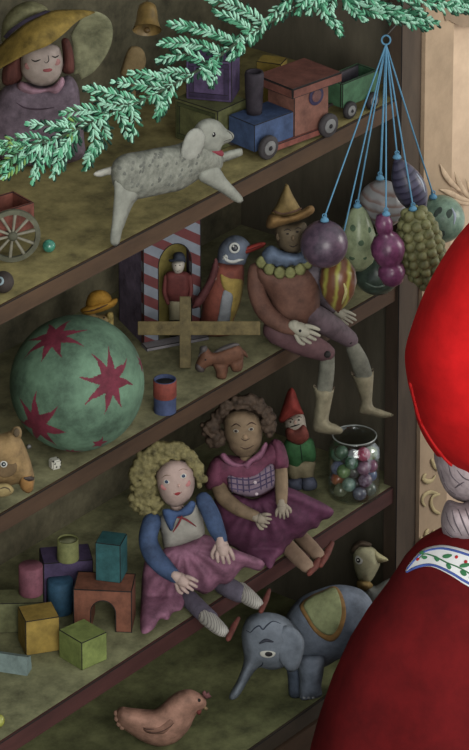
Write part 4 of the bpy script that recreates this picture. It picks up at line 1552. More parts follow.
obj('sleeve', sl, RUST, r)
HND = mat((154, 150, 134), n=.1)
h1 = hand(f, q((155, 384))[0], q((218, 415))[0], 15, -30, HND, r, yt=-32)
obj('cuff', inflate(f, q((150, 372), (170, 375), (172, 408), (152, 405), (146, 390)), -29, 7, 6, 1.8), HND, r)
obj('palm_spot', spot(f, h1, *q((173, 397))[0], 3, 3, None, 0, .7), INK, h1)
sl = bmesh.new()
Y1 = D(f, 331, 309, .0)
tube(f, [(314, 274, 0, 9), (321, 290, Y1 * .3, 8.5), (327, 303, Y1 * .7, 7), (333, 309, Y1 - 3, 5.5)], sl, 14)
obj('sleeve', sl, mat((94, 84, 92), n=.25), r)
h2 = hand(f, (331, 308), (355, 322), 11, Y1 - 5, HND, r, yt=Y1 - 9)
obj('palm_spot', spot(f, h2, 338, 312, 2.4, 2.4, None, 0, .7), INK, h2)
TH_ = mat((86, 58, 62), n=.25)
ka = D(f, 327, 354, -.045)
kb = D(f, 349, 341, -.03)
obj('thigh', tube(f, [(*q((115, 395))[0], -8, 14), (*q((180, 425))[0], ka * .5, 13.5), (*q((236, 450))[0], ka, 9.5)], n=16), TH_, r)
obj('thigh', tube(f, [(*q((190, 350))[0], 0, 12), (*q((240, 380))[0], kb * .55, 12), (*q((296, 418))[0], kb, 8.5)], n=16), mat((92, 76, 84), n=.25), r)
bm = ball(f, *q((240, 455))[0], ka - 8.5, 3.6)
obj('knee_peg', bm, INK, r)
obj('knee_peg', ball(f, *q((295, 422))[0], kb - 7.5, 3.4), INK, r)
SHN = mat((104, 104, 92), n=.25)
BT = mat((126, 118, 94), n=.22)
yb1 = D(f, 325, 420, -.05)
yb2 = D(f, 360, 400, -.05)
obj('shin', tube(f, [(*q((240, 462))[0], ka, 7.5), (*q((238, 500))[0], ka, 8), (*q((232, 545))[0], ka, 8)], n=14), SHN, r)
obj('shin', tube(f, [(*q((303, 438))[0], kb, 7.5), (*q((318, 470))[0], kb, 9), (*q((330, 505))[0], kb, 9)], n=14), SHN, r)
boot = obj('boot', inflate(f, q((206, 530), (222, 540), (236, 533), (250, 541), (258, 534), (248, 585), (244, 618), (262, 628), (278, 640), (270, 652), (230, 650), (204, 640), (206, 600), (210, 565)), ka, 11, 9, 2), BT, r)
boot2 = obj('boot', inflate(f, q((298, 498), (312, 506), (326, 497), (340, 503), (354, 490), (352, 540), (352, 580), (375, 592), (404, 604), (380, 612), (350, 606), (318, 598), (322, 570), (312, 535)), kb, 11, 9, 2), BT, r)
bm = stroke(f, boot, q((208, 532), (222, 542), (236, 535), (250, 543), (257, 536)), .9, taper=False)
obj('boot_cuff', bm, mat((74, 60, 48)), boot)
bm = stroke(f, boot2, q((300, 500), (312, 508), (326, 499), (340, 505), (353, 493)), .9, taper=False)
obj('boot_cuff', bm, mat((74, 60, 48)), boot2)
f.settle([o for o in r.children if o.name.startswith('pelvis')])

# ------------------------------------------------------------------ ornaments on blue strings
STR = mat((88, 136, 164), n=.12, gain=.8)
YO = -.048
ring_pt = frontX(386, 40, YO)
f = Frame(386, 40, name='hanging_ring', label='blue ring on a hook gathering the ornament strings', cat='ring', pt=ring_pt)
s = f.s
bm = bmesh.new()
n = 20
tube3(bm, [Vector((4.4 * s * math.cos(a), 0, 4.9 * s * math.sin(a))) for a in np.linspace(0, 2 * math.pi, n)], [.95 * s] * n, 8)
obj('ring', bm, STR, f.root)
hk = frontX(404, 36, 0.0)
lv = lambda p: Vector(((p - f.o).dot(RH), (p - f.o).dot(FH), (p - f.o).z))
bm = bmesh.new()
h0 = lv(Vector((XE - .03, -.006, ring_pt.z + .004)))
tube3(bm, [h0, h0 * .5 + Vector((0, 0, .004)), Vector((0, 0, 4.6 * s))], [.9 * s] * 3, 8)
obj('hook', bm, mat((52, 48, 44), rough=.4), f.root)
ORN = 'glass ornaments hung on blue strings'


def ornament(cx, cy, dY, top, label, build, extra=None):
    pt = frontX(cx, cy, YO + dY)
    f = Frame(cx, cy, name='ornament', label=label, cat='ornament', group=ORN, pt=pt)
    b = build(f)
    s = f.s
    t0 = f.L(top[0], top[1], 0)
    a = Vector(((ring_pt - f.o).dot(RH), (ring_pt - f.o).dot(FH), (ring_pt - f.o).z - 4.6 * s))
    bm = bmesh.new()
    m_ = t0.lerp(a, .5)
    tube3(bm, [t0, m_ + Vector((0, 0, -.5 * s)), a], [.85 * s] * 3, 7)
    obj('string', bm, STR, f.root)
    bm = bmesh.new()
    lathe(bm, [(4.6 * s, -2.4 * s), (3.6 * s, 0), (2.0 * s, 1.0 * s), (1.0 * s, 2.4 * s)], t0 + Vector((0, 0, -1.6 * s)), 16)
    tube3(bm, [t0 + Vector((2 * s * math.cos(q_), 0, 1.5 * s + 2 * s * math.sin(q_))) for q_ in np.linspace(0, 2 * math.pi, 12)], [.6 * s] * 12, 6)
    obj('cap', bm, STR, f.root)
    if extra:
        extra(f, b)
    return f


def o_ball(px, py, r_, m, ry=None):
    def g(f):
        bm = bmesh.new()
        ell(bm, f.L(px, py, 0), (r_ * f.s, r_ * f.s, (ry or r_) * f.s), None, 40, 26)
        return obj('bulb', bm, m, f.root)
    return g


def gl(rgb, rgb2, sc=50, rough=.3):
    return mat(mute(rgb), n=.45, rgb2=mute(rgb2), scale=sc, rough=rough, spec=.35, gain=.62)


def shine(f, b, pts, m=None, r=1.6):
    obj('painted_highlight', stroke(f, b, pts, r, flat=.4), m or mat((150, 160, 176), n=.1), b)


q = crop(290, 140, 2.62)
ornament(324, 244, -.024, (324.5, 217), 'round dusky purple ornament in front of the marionette', o_ball(324, 244, 24, gl((84, 70, 90), (112, 88, 108))), None)
ornament(357, 235, .014, (357.5, 203), 'pale green egg ornament with darker green spots',
         lambda f: obj('bulb', lathe(bmesh.new(), [(.3 * f.s, -36 * f.s), (8 * f.s, -35 * f.s), (15.5 * f.s, -27 * f.s), (19 * f.s, -14 * f.s), (18 * f.s, 0), (14 * f.s, 14 * f.s), (9 * f.s, 26 * f.s), (4 * f.s, 32 * f.s), (.3 * f.s, 33 * f.s)], f.L(358, 236, 0), 36), mat((118, 130, 100), n=.3, rgb2=(142, 152, 120), scale=50, rough=.3, gain=.95), f.root),
         lambda f, b: [obj('spot', spot(f, b, *p, None, 0, .35), mat((72, 96, 70)), b) for p in [(353, 228, 6, 7), (361, 243, 6, 6), (348, 214, 7, 8), (352, 258, 6, 5), (365, 258, 4, 4), (369, 230, 5, 6)]])
ornament(382, 203, .004, (380, 175), 'round ornament banded in dusty pink and silver grey',
         o_ball(382, 204, 24, stripe_mat((120, 96, 90), (138, 138, 140), (.25, 0, 1), 68, .45, .5, .3, 'banded_glass')))


def triple(f):
    bm = bmesh.new()
    s = f.s
    c = f.L(388, 250, 0)
    lathe(bm, [(.3 * s, 40 * s), (6 * s, 38 * s), (9 * s, 30 * s), (8.4 * s, 22 * s), (7 * s, 18.5 * s), (12 * s, 15 * s), (17 * s, 6 * s), (17 * s, -2 * s), (13 * s, -12 * s), (9.5 * s, -15.5 * s), (12.5 * s, -18 * s), (14 * s, -25 * s), (10 * s, -35 * s), (3 * s, -39.5 * s), (.3 * s, -40 * s)], c, 32, Vector((-.16, 0, 1)))
    return obj('bulb', bm, gl((110, 52, 92), (142, 74, 120)), f.root)


ornament(388, 246, -.075, (386, 211), 'magenta ornament of three stacked bulbs', triple)


def spindle(f):
    s = f.s
    a, b = f.L(396, 158, 0), f.L(422, 214, 0)
    L_ = (b - a).length
    prof = [(1 * s + 15.5 * s * math.sin(math.pi * t) ** .75 * (0.85 + .25 * t), L_ * t) for t in np.linspace(0, 1, 22)]
    ax = (b - a).normalized()
    return obj('bulb', lathe(bmesh.new(), prof, a, 32, ax), stripe_mat((42, 40, 60), (70, 68, 92), tuple(ax), 92, .5, .35, .35, 'navy_stripes'), f.root)


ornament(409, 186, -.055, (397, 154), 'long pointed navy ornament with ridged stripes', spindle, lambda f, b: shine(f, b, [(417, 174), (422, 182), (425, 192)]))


def cone_(f):
    s = f.s
    bm = bmesh.new()
    c = f.L(421, 246, 0)
    ax = (f.L(412, 209, 0) - f.L(428, 286, 0)).normalized()
    prof = [(.3 * s, -44 * s), (8 * s, -41 * s), (15 * s, -32 * s), (20 * s, -16 * s), (20.5 * s, 0), (18.5 * s, 16 * s), (14 * s, 30 * s), (8 * s, 38 * s), (.3 * s, 40 * s)]
    lathe(bm, prof, c, 28, ax)
    a, b = frame_dirs(ax)
    hs = np.array([p[1] for p in prof])
    rs = np.array([p[0] for p in prof])
    for i, h in enumerate(np.linspace(-40, 36, 9)):
        rad = np.interp(h * s, hs, rs) * .95
        k = max(5, int(round(2 * math.pi * rad / (10.5 * s))))
        for j in range(k):
            an = 2 * math.pi * (j + (i % 2) * .5) / k
            d_ = a * math.cos(an) + b * math.sin(an)
            ell(bm, c + ax * (h * s) + d_ * (rad * .96), (6 * s, 6 * s, 5.6 * s), None, 10, 8)
    return obj('bulb', bm, mat((112, 112, 70), n=.3, scale=60, rough=.5), f.root)


ornament(421, 247, -.095, (413, 206), 'bumpy olive pine cone ornament beside the red hat', cone_)
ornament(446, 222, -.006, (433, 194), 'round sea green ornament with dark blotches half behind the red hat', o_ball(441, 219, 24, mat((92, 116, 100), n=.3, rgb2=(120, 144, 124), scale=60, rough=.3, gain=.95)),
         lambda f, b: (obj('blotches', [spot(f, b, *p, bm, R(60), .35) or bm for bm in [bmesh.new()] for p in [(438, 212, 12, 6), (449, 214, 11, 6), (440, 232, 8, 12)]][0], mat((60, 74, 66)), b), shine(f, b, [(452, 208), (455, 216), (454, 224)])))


def onion(f):
    s = f.s
    c = f.L(338, 286, 0)
    return obj('bulb', lathe(bmesh.new(), [(.3 * s, 30 * s), (10 * s, 28 * s), (17 * s, 18 * s), (19 * s, 6 * s), (16 * s, -8 * s), (10 * s, -18 * s), (4 * s, -25 * s), (.3 * s, -29 * s)], c, 32),
               stripe_mat((150, 146, 60), (110, 66, 44), (1, 0, -.1), 58, .30, .5, .3, 'olive_streaks'), f.root)


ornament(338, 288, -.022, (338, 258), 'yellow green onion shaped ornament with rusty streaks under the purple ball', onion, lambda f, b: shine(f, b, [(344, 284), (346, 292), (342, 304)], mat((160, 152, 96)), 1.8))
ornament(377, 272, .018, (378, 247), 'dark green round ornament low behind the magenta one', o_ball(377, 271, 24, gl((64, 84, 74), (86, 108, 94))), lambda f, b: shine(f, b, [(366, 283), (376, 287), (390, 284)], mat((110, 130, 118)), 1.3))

# ------------------------------------------------------------------ third shelf: blocks
sl_ = block(-22, 634, 3, R(3), 66, 28, 33, mat((104, 106, 70), n=.25), 'toy_block', 'flat yellow green block under the pink cylinder')
pb = block(44, 609, 3, R(10), 50, 34, 50, mat((76, 62, 98), n=.25), 'toy_block', 'purple block with the yellow green cup on it')
ok = lambda *a: None
f = Frame(31, 593, name='toy_cylinder', label='dusty pink cylinder block on the flat yellow green block', cat='toy block', group='wooden building blocks', z=sl_.top)
cyl(f, Vector((0, 0, 0)), 12.2, 12.2, 31, mat((132, 76, 92), n=.25), 'body', f.root, None, 32, 1)
f = Frame(68, 559, name='toy_cup', label='yellow green cup standing on the purple block', cat='toy cup', z=pb.top)
s = f.s
obj('body', lathe(bmesh.new(), [(10.6 * s, 0), (11.2 * s, 1 * s), (10.6 * s, 22 * s), (9.6 * s, 22.4 * s), (9.8 * s, 18 * s), (.2 * s, 17.6 * s)], Vector((0, 0, 0)), 30, close=False), mat((126, 130, 78), n=.25), f.root)
obj('filling', lathe(bmesh.new(), [(.2 * s, 20.6 * s), (9.7 * s, 20.6 * s), (9.7 * s, 19 * s), (.2 * s, 19 * s)], Vector((0, 0, 0)), 28, close=False), mat((150, 152, 112), n=.15), f.root)
f = Frame(60.5, 611, 3, 'toy_cylinder', 'blue cylinder block in front of the purple block', 'toy block', 'wooden building blocks')
cyl(f, Vector((0, 0, 0)), 13, 13, 35, mat((46, 86, 116), n=.25), 'body', f.root, None, 32, 1)
# bridge
f = Frame(74, 630, 3, 'arch_block', 'reddish brown arch block carrying the teal block', 'toy block', 'wooden building blocks')
yaw = R(-5)
Wb, Hb, au, aw = 58, 45, 29.5, 12.6
pts = [(0, 0), (au - aw, 0), (au - aw, 20)]
for k in range(1, 14):
    an = math.pi - math.pi * k / 14
    pts.append((au + aw * math.cos(an), 20 + 14 * math.sin(an)))
pts += [(au + aw, 20), (au + aw, 0), (Wb, 0), (Wb, Hb), (0, Hb)]
bm = uprism(f, yaw, pts, 0, 36)
obj('body', bm, mat((122, 72, 54), n=.25), f.root, smooth=False)
bm = edge_line(f, yaw, pts, 0)
edge_line(f, yaw, [(0, Hb), (0, Hb), (Wb, Hb)], 36, .55, bm)
for u in (0, Wb):
    tube3(bm, [UVW(f, yaw, u, 0, Hb), UVW(f, yaw, u, 36, Hb)], [.55 * f.s] * 2, 6)
obj('edge_paint', bm, INK, f.root)
zt = f.o.z + Hb * f.s
tb = block(95.5, 580.5, None, R(-14), 26, 26, 42, mat((42, 92, 96), n=.25), 'toy_block', 'tall teal block standing on the brown arch', z=zt)
block(26, 656, 3, R(17), 35, 32, 38, mat((150, 122, 50), n=.22), 'toy_block', 'mustard yellow cube on the lower shelf')
f = block(82, 671, 3, R(42), 33, 36, 31, mat((112, 126, 62), n=.22), 'toy_block', 'grass green cube nearest the shelf edge')
f = Frame(27, 676, 3, 'toy_prism', 'pale blue grey bar shaped block lying in front of the yellow cube', 'toy block', 'wooden building blocks')
yaw = R(-16)
bm = bmesh.new()
e0 = [bm.verts.new(UVW(f, yaw, 0, v, w)) for v, w in ((0, 0), (15, 0), (12, 16), (3, 19))]
e1 = [bm.verts.new(UVW(f, yaw, -74, v, w)) for v, w in ((0, 0), (15, 0), (12, 16), (3, 19))]
bm.faces.new(e0)
bm.faces.new(e1[::-1])
for i in range(4):
    bm.faces.new((e0[i], e1[i], e1[(i + 1) % 4], e0[(i + 1) % 4]))
obj('body', bm, mat((118, 138, 136), n=.2), f.root, smooth=False)
marble(-2, 727, 7, (118, 122, 52), (140, 142, 66), 'small yellow green ball at the lower corner of the shelf', 3, name='toy_ball', cat='ball')


# ------------------------------------------------------------------ blonde doll
def spread(f, lift, ymax=6):
    """depth of cloth lying over the shelf: above the board everywhere"""
    return lambda x, y: min(ymax, f.ground(x, y) - lift)


q = crop(120, 440, 3.127)
f = Frame(181, 602, 3, 'blonde_doll', 'curly blonde doll in a pink skirt and blue sleeves with a red bow', 'doll')
r = f.root
SK = mat((176, 150, 142), n=.12)
PINK = mat((132, 84, 108), n=.3, scale=40)
BLS = mat((56, 76, 112), n=.28)
torso = obj('bodice', inflate(f, q((128, 235), (160, 222), (215, 200), (245, 195), (258, 240), (262, 305), (215, 325), (145, 342), (130, 300), (122, 260)), 4, 16, 16, 2), mat((150, 146, 138), n=.15), r)
skirt = obj('skirt', inflate(f, q((140, 338), (200, 322), (262, 296), (300, 312), (350, 338), (446, 378), (440, 408), (415, 405), (390, 398), (372, 412), (350, 440), (328, 452), (312, 450), (290, 470), (262, 482), (235, 470), (214, 470), (205, 500), (192, 530), (165, 540), (150, 562), (125, 560), (105, 590), (78, 606), (64, 590), (66, 500), (70, 420), (84, 365), (112, 372)), spread(f, 12, 2), 15, 18, 2.4, fold=(182, 545, 15, .22)), PINK, r)
obj('bib_collar', inflate(f, q((132, 222), (150, 215), (180, 222), (205, 205), (222, 190), (236, 200), (225, 230), (200, 240), (178, 245), (162, 285), (145, 262)), -13, 4, 3, 1.8), mat((60, 84, 128), n=.2), r)
bm = bmesh.new()
stroke(f, torso, q((163, 232), (200, 238), (238, 262)), 1.1, bm)
stroke(f, torso, q((196, 222), (185, 250), (166, 280)), 1.1, bm)
me_ = bm
for v in me_.verts:
    v.co.y -= 5.5 * f.s
obj('red_bow', me_, mat((124, 42, 48)), r)
sl = tube(f, [(*q((100, 255))[0], 0, 9.5), (*q((88, 310))[0], -8, 9.5), (*q((105, 360))[0], -16, 10), (*q((140, 400))[0], -24, 9), (*q((172, 428))[0], -32, 6.5)], None, 14)
obj('sleeve', sl, BLS, r)
sl = tube(f, [(*q((262, 190))[0], 0, 8.5), (*q((285, 235))[0], -8, 9), (*q((300, 275))[0], -16, 8.5), (*q((316, 310))[0], -24, 6.5)], None, 14)
obj('sleeve', sl, BLS, r)
hand(f, q((172, 424))[0], q((236, 466))[0], 14, -34, SK, r, yt=-40)
hand(f, q((314, 312))[0], q((334, 388))[0], 15, -26, SK, r, yt=-33)
head = obj('head', inflate(f, q((114, 120), (121, 90), (153, 64), (202, 68), (230, 103), (232, 150), (215, 187), (181, 209), (150, 203), (126, 172)), -6, 15, 16, 2), SK, r)
obj('neck', tube(f, [(*q((172, 195))[0], 0, 6), (*q((185, 225))[0], 2, 7)]), SK, r)
bm = bmesh.new()
spot(f, head, *q((137, 148))[0], 7.5, 6.5, bm, 0, .35)
spot(f, head, *q((212, 136))[0], 6, 7, bm, 0, .35)
obj('cheeks', bm, mat((186, 116, 116), n=.2), head)
eye(f, head, *q((146, 131))[0], 6.4, 4.8, head, (44, 60, 88), R(10), .62)
eye(f, head, *q((198, 113))[0], 6.2, 4.8, head, (44, 60, 88), R(10), .62)
bm = bmesh.new()
stroke(f, head, q((130, 120), (143, 111), (158, 112)), .4, bm)
stroke(f, head, q((184, 97), (197, 91), (211, 95)), .4, bm)
obj('brows', bm, mat((120, 98, 76)), head)
obj('smile', stroke(f, head, q((168, 168), (180, 173), (193, 163)), .5), mat((120, 40, 44)), head)
obj('nose', spot(f, head, *q((184, 143))[0], 2.8, 4, None, R(10), 1.6), mat((186, 150, 140)), head)
obj('mouth', spot(f, head, *q((180, 168))[0], 6, 3.2, None, R(15), .8), mat((150, 44, 50)), head)
obj('hair', curls(f, q((28, 210), (30, 150), (26, 110), (40, 60), (70, 30), (115, 8), (160, 2), (210, 14), (245, 48), (268, 100), (268, 145), (245, 165), (228, 140), (222, 100), (180, 80), (140, 100), (130, 150), (135, 200), (110, 232), (65, 240)), q((112, 122), (120, 88), (155, 62), (204, 66), (232, 104), (234, 152), (214, 196), (182, 218), (146, 212), (122, 178)), 0, 3.4, 5, 10, step=4.2, ydome=8), mat((118, 109, 68), n=.45, scale=80), r)
STK = mat((88, 82, 98), n=.25)
SOX = stripe_mat((168, 164, 156), (120, 116, 112), (1, .3, -.35), 330, .72, name='striped_socks')
for name_, pp_, m_ in (('stocking', [((215, 495), 9), ((255, 535), 9), ((285, 560), 8)], STK), ('stocking', [((320, 450), 10), ((352, 468), 10), ((378, 482), 9)], STK),
                       ('sock', [((268, 552), 8.2), ((300, 580), 7.6), ((322, 598), 6)], SOX), ('sock', [((375, 470), 8.6), ((405, 494), 8), ((430, 512), 6)], SOX)):
    o_ = obj(name_, tube(f, [(*q(p)[0], f.ground(*q(p)[0]) - rr - 1, rr) for p, rr in pp_], None, 14), m_, r)
RS = mat((104, 50, 42), n=.25)
for a, b, c_ in (((338, 622), (352, 590), (370, 558)), ((440, 535), (455, 500), (466, 470))):
    obj('shoe', tube(f, [(*q(a)[0], f.ground(*q(a)[0]) - 4, 2.6), (*q(b)[0], f.ground(*q(b)[0]) - 4, 3.2), (*q(c_)[0], f.ground(*q(c_)[0]) - 6, 2)], None, 10), RS, r)
f.settle()

# ------------------------------------------------------------------ brown-haired doll
q = crop(190, 380, 3.127)
f = Frame(262, 556, 3, 'brown_doll', 'brown haired doll in a magenta dress with plaid bodice, sitting next to the gnome', 'doll')
r = f.root
SK2 = mat((126, 104, 80), n=.2)
DR = mat((110, 54, 78), n=.28)
SKR = mat((92, 46, 74), n=.3, scale=35)
torso = obj('bodice', inflate(f, q((50, 335), (55, 280), (80, 240), (120, 235), (180, 240), (230, 215), (262, 185), (290, 200), (304, 240), (304, 272), (266, 286), (270, 335), (200, 368), (112, 345), (102, 335)), 6, 17, 17, 2), DR, r)
skirt = obj('skirt', inflate(f, q((100, 350), (150, 358), (195, 372), (240, 355), (270, 335), (306, 335), (370, 362), (446, 404), (436, 432), (412, 440), (398, 462), (372, 470), (350, 492), (325, 498), (308, 520), (288, 545), (270, 560), (252, 590), (225, 572), (180, 548), (140, 525), (100, 500), (92, 440), (75, 400), (80, 360)), spread(f, 12, 2), 16, 20, 2.4, fold=(255, 490, 13, .2)), SKR, r)
plaid = inflate(f, q((115, 292), (150, 300), (200, 295), (255, 262), (266, 300), (268, 332), (198, 366), (130, 350), (118, 320)), -9, 3.6, 3, 1.8)
pl = obj('plaid_panel', plaid, mat((124, 104, 122), n=.2), torso)
bm = bmesh.new()
for u in (128, 146, 164, 182, 218, 236, 252):
    stroke(f, pl, q((u, 296 - max(0, u - 180) * .35), (u + 4, 350 - max(0, u - 190) * .3)), .7, bm, taper=False)
for v in (306, 322, 338):
    stroke(f, pl, q((120, v), (190, v + 6), (262, v - 24)), .7, bm, taper=False)
obj('plaid_lines', bm, mat((70, 58, 92)), pl)
obj('collar', inflate(f, q((92, 238), (108, 228), (130, 250), (160, 262), (188, 245), (215, 222), (235, 195), (243, 205), (225, 245), (195, 262), (180, 290), (168, 272), (140, 276), (110, 262)), -9, 5, 4, 1.8), mat((146, 90, 118), n=.2), r)
for u, v in ((197, 288), (204, 320), (208, 356)):
    obj('button', spot(f, pl, *q((u, v))[0], 3.6, 3.6, None, 0, .8, .6), mat((196, 178, 188), n=.05), torso)
obj('arm', tube(f, [(*q((88, 325))[0], 0, 8), (*q((105, 365))[0], -10, 8), (*q((150, 402))[0], -22, 7), (*q((208, 428))[0], -30, 5.4)], None, 14), SK2, r)
obj('arm', tube(f, [(*q((284, 275))[0], 0, 6.5), (*q((286, 330))[0], -14, 6.6), (*q((286, 385))[0], -26, 5.6)], None, 14), SK2, r)
HN = mat((146, 134, 118), n=.12)
hand(f, q((205, 430))[0], q((252, 442))[0], 12, -32, HN, r, yt=-36)
hand(f, q((286, 382))[0], q((288, 434))[0], 11, -28, HN, r, yt=-33, thumb=-1)
obj('sleeve', inflate(f, q((48, 335), (52, 285), (75, 245), (105, 250), (112, 300), (106, 338), (75, 346)), 0, 12, 10, 2), DR, r)
obj('sleeve', inflate(f, q((258, 190), (285, 192), (302, 225), (308, 270), (285, 284), (262, 280), (255, 235)), -2, 11, 10, 2), DR, r)
head = obj('head', inflate(f, q((106, 150), (108, 118), (135, 98), (180, 98), (212, 115), (226, 155), (220, 205), (195, 235), (160, 242), (130, 222), (112, 185)), -6, 15, 16, 2), SK2, r)
eye(f, head, *q((144, 160))[0], 5.6, 3.8, head, (44, 30, 26), 0, .62, (164, 156, 140))
eye(f, head, *q((191, 154))[0], 5.6, 3.8, head, (44, 30, 26), 0, .62, (164, 156, 140))
bm = bmesh.new()
stroke(f, head, q((130, 146), (144, 138), (158, 146)), .7, bm)
stroke(f, head, q((178, 142), (192, 134), (206, 140)), .7, bm)
stroke(f, head, q((158, 210), (175, 216), (198, 206)), .8, bm)
stroke(f, head, q((160, 184), (172, 190), (186, 184)), .6, bm)
obj('face', bm, mat((62, 42, 34)), head)
obj('nose', spot(f, head, *q((173, 178))[0], 5, 5, None, 0, 1.8), mat((138, 112, 86)), head)
obj('hair', curls(f, q((30, 165), (34, 135), (55, 120), (75, 95), (95, 70), (130, 52), (175, 42), (215, 55), (245, 85), (268, 125), (268, 160), (250, 190), (225, 185), (222, 150), (205, 120), (160, 105), (115, 125), (106, 165), (112, 200), (85, 215), (55, 205)), q((98, 150), (106, 114), (136, 94), (182, 94), (216, 114), (230, 155), (224, 206), (194, 240), (158, 246), (122, 224)), 0, 3.4, 9, 10, step=4.6, ydome=11), mat((74, 58, 46), n=.4, scale=90), r)
obj('neck', tube(f, [(*q((172, 225))[0], 0, 6), (*q((178, 255))[0], 3, 7)]), SK2, r)
for pp_ in ([((300, 515), 8), ((335, 552), 8), ((366, 582), 7)], [((345, 490), 7.5), ((375, 520), 7.5), ((402, 548), 6.5)]):
    obj('leg', tube(f, [(*q(p)[0], f.ground(*q(p)[0]) - rr - 1, rr) for p, rr in pp_], None, 14), mat((138, 112, 92), n=.15), r)
for a, b, c_ in (((372, 606), (392, 580), (402, 562)), ((408, 580), (426, 545), (444, 510))):
    obj('shoe', tube(f, [(*q(a)[0], f.ground(*q(a)[0]) - 4, 2.6), (*q(b)[0], f.ground(*q(b)[0]) - 5, 4), (*q(c_)[0], f.ground(*q(c_)[0]) - 7, 2.6)], None, 10), RS, r)
f.settle()

# ------------------------------------------------------------------ gnome
q = crop(260, 370, 2.931)
f = Frame(302, 486, 3, 'garden_gnome', 'small gnome with a pointed red hat, russet beard and green coat', 'gnome')
f.root.name = 'toy_gnome'
r = f.root
obj('trousers', inflate(f, q((82, 272), (158, 266), (158, 300), (155, 322), (125, 326), (122, 318), (118, 326), (90, 328)), 2, 9, 8, 1.8), mat((134, 124, 96), n=.2), r)
bootm = mat((84, 90, 112), n=.2)
obj('boot', inflate(f, q((84, 320), (122, 318), (124, 340), (118, 352), (84, 350), (78, 338)), -2, 8, 6, 1.8), bootm, r)
obj('boot', inflate(f, q((124, 318), (156, 314), (168, 334), (160, 350), (126, 352)), -2, 8, 6, 1.8), bootm, r)
coat = obj('coat', inflate(f, q((70, 215), (85, 200), (140, 198), (158, 212), (162, 265), (130, 272), (122, 290), (95, 290), (80, 272), (66, 240)), 0, 12, 12, 1.8), mat((48, 98, 56), n=.28), r)
obj('coat_opening', stroke(f, coat, q((118, 215), (122, 250), (124, 275)), .7), mat((26, 52, 32)), coat)
head = obj('head', inflate(f, q((72, 150), (100, 130), (126, 130), (134, 155), (134, 185), (105, 200), (78, 185)), -3, 11, 10, 1.8), mat((158, 148, 136), n=.12), r)
obj('beard', inflate(f, q((74, 178), (85, 168), (104, 172), (122, 162), (134, 166), (144, 195), (132, 212), (114, 220), (90, 212), (78, 200)), -11, 6, 6, 1.6), mat((112, 50, 42), n=.3), head)
obj('nose', spot(f, head, *q((103, 154))[0], 3.4, 4.4, None, 0, 2), mat((168, 140, 126)), head)
bm = bmesh.new()
spot(f, head, *q((90, 153))[0], 2.2, 1.8, bm, 0, .6)
spot(f, head, *q((114, 147))[0], 2.2, 1.8, bm, 0, .6)
stroke(f, head, q((83, 146), (90, 143), (97, 146)), .5, bm)
stroke(f, head, q((108, 140), (115, 137), (122, 140)), .5, bm)
stroke(f, head, q((88, 168), (102, 164), (116, 160)), .8, bm)
obj('face', bm, INK, head)
obj('hat', inflate(f, q((54, 145), (60, 125), (70, 95), (80, 65), (92, 52), (102, 62), (112, 90), (122, 115), (128, 132), (105, 134), (75, 152), (60, 155)), -3, 12, 12, 1.8), mat((136, 44, 38), n=.22), r)
f.settle()

# ------------------------------------------------------------------ jar of marbles
f = Frame(354, 495, 3, 'glass_jar', 'clear glass jar full of coloured marbles', 'jar')
s = f.s
jm = bpy.data.materials.new('clear_glass')
jm.use_nodes = True
nt = jm.node_tree
nt.nodes.remove(nt.nodes['Principled BSDF'])
outn = nt.nodes['Material Output']
tr = nt.nodes.new('ShaderNodeBsdfTransparent')
tr.inputs[0].default_value = (.975, .985, .98, 1)
gs = nt.nodes.new('ShaderNodeBsdfGlossy')
gs.inputs[0].default_value = (.8, .85, .85, 1)
gs.inputs[1].default_value = .12
lw = nt.nodes.new('ShaderNodeLayerWeight')
lw.inputs[0].default_value = .25
mxs = nt.nodes.new('ShaderNodeMixShader')
mm = nt.nodes.new('ShaderNodeMath')
mm.operation = 'MULTIPLY_ADD'
mm.inputs[1].default_value = .42
mm.inputs[2].default_value = .05
nt.links.new(lw.outputs['Facing'], mm.inputs[0])
nt.links.new(mm.outputs[0], mxs.inputs[0])
nt.links.new(tr.outputs[0], mxs.inputs[1])
nt.links.new(gs.outputs[0], mxs.inputs[2])
nt.links.new(mxs.outputs[0], outn.inputs[0])
RJ = 26
prof = [(.2, .8), (RJ - 4, .4), (RJ - 1, 2), (RJ, 6), (RJ, 52), (RJ - 1.2, 56), (RJ - 4, 59), (RJ - 4.5, 63), (RJ - 3.6, 65.5), (RJ - 5.2, 65.5), (RJ - 6, 62), (RJ - 5.6, 58.5), (RJ - 2.6, 55), (RJ - 1.4, 51), (RJ - 1.4, 6.4), (RJ - 3, 3), (.2, 2.6)]
obj('body', lathe(bmesh.new(), [(a * s, b * s) for a, b in prof], Vector((0, 0, 0)), 40, close=False), jm, f.root)
obj('rim', lathe(bmesh.new(), [((RJ - 4.2 + .8 * math.cos(t)) * s, (65.6 + .8 * math.sin(t)) * s) for t in np.linspace(0, 2 * math.pi, 9)], Vector((0, 0, 0)), 40, close=False), mat((132, 138, 134), n=.1, rough=.2, spec=.6), f.root)
q = crop(300, 400, 4.693)
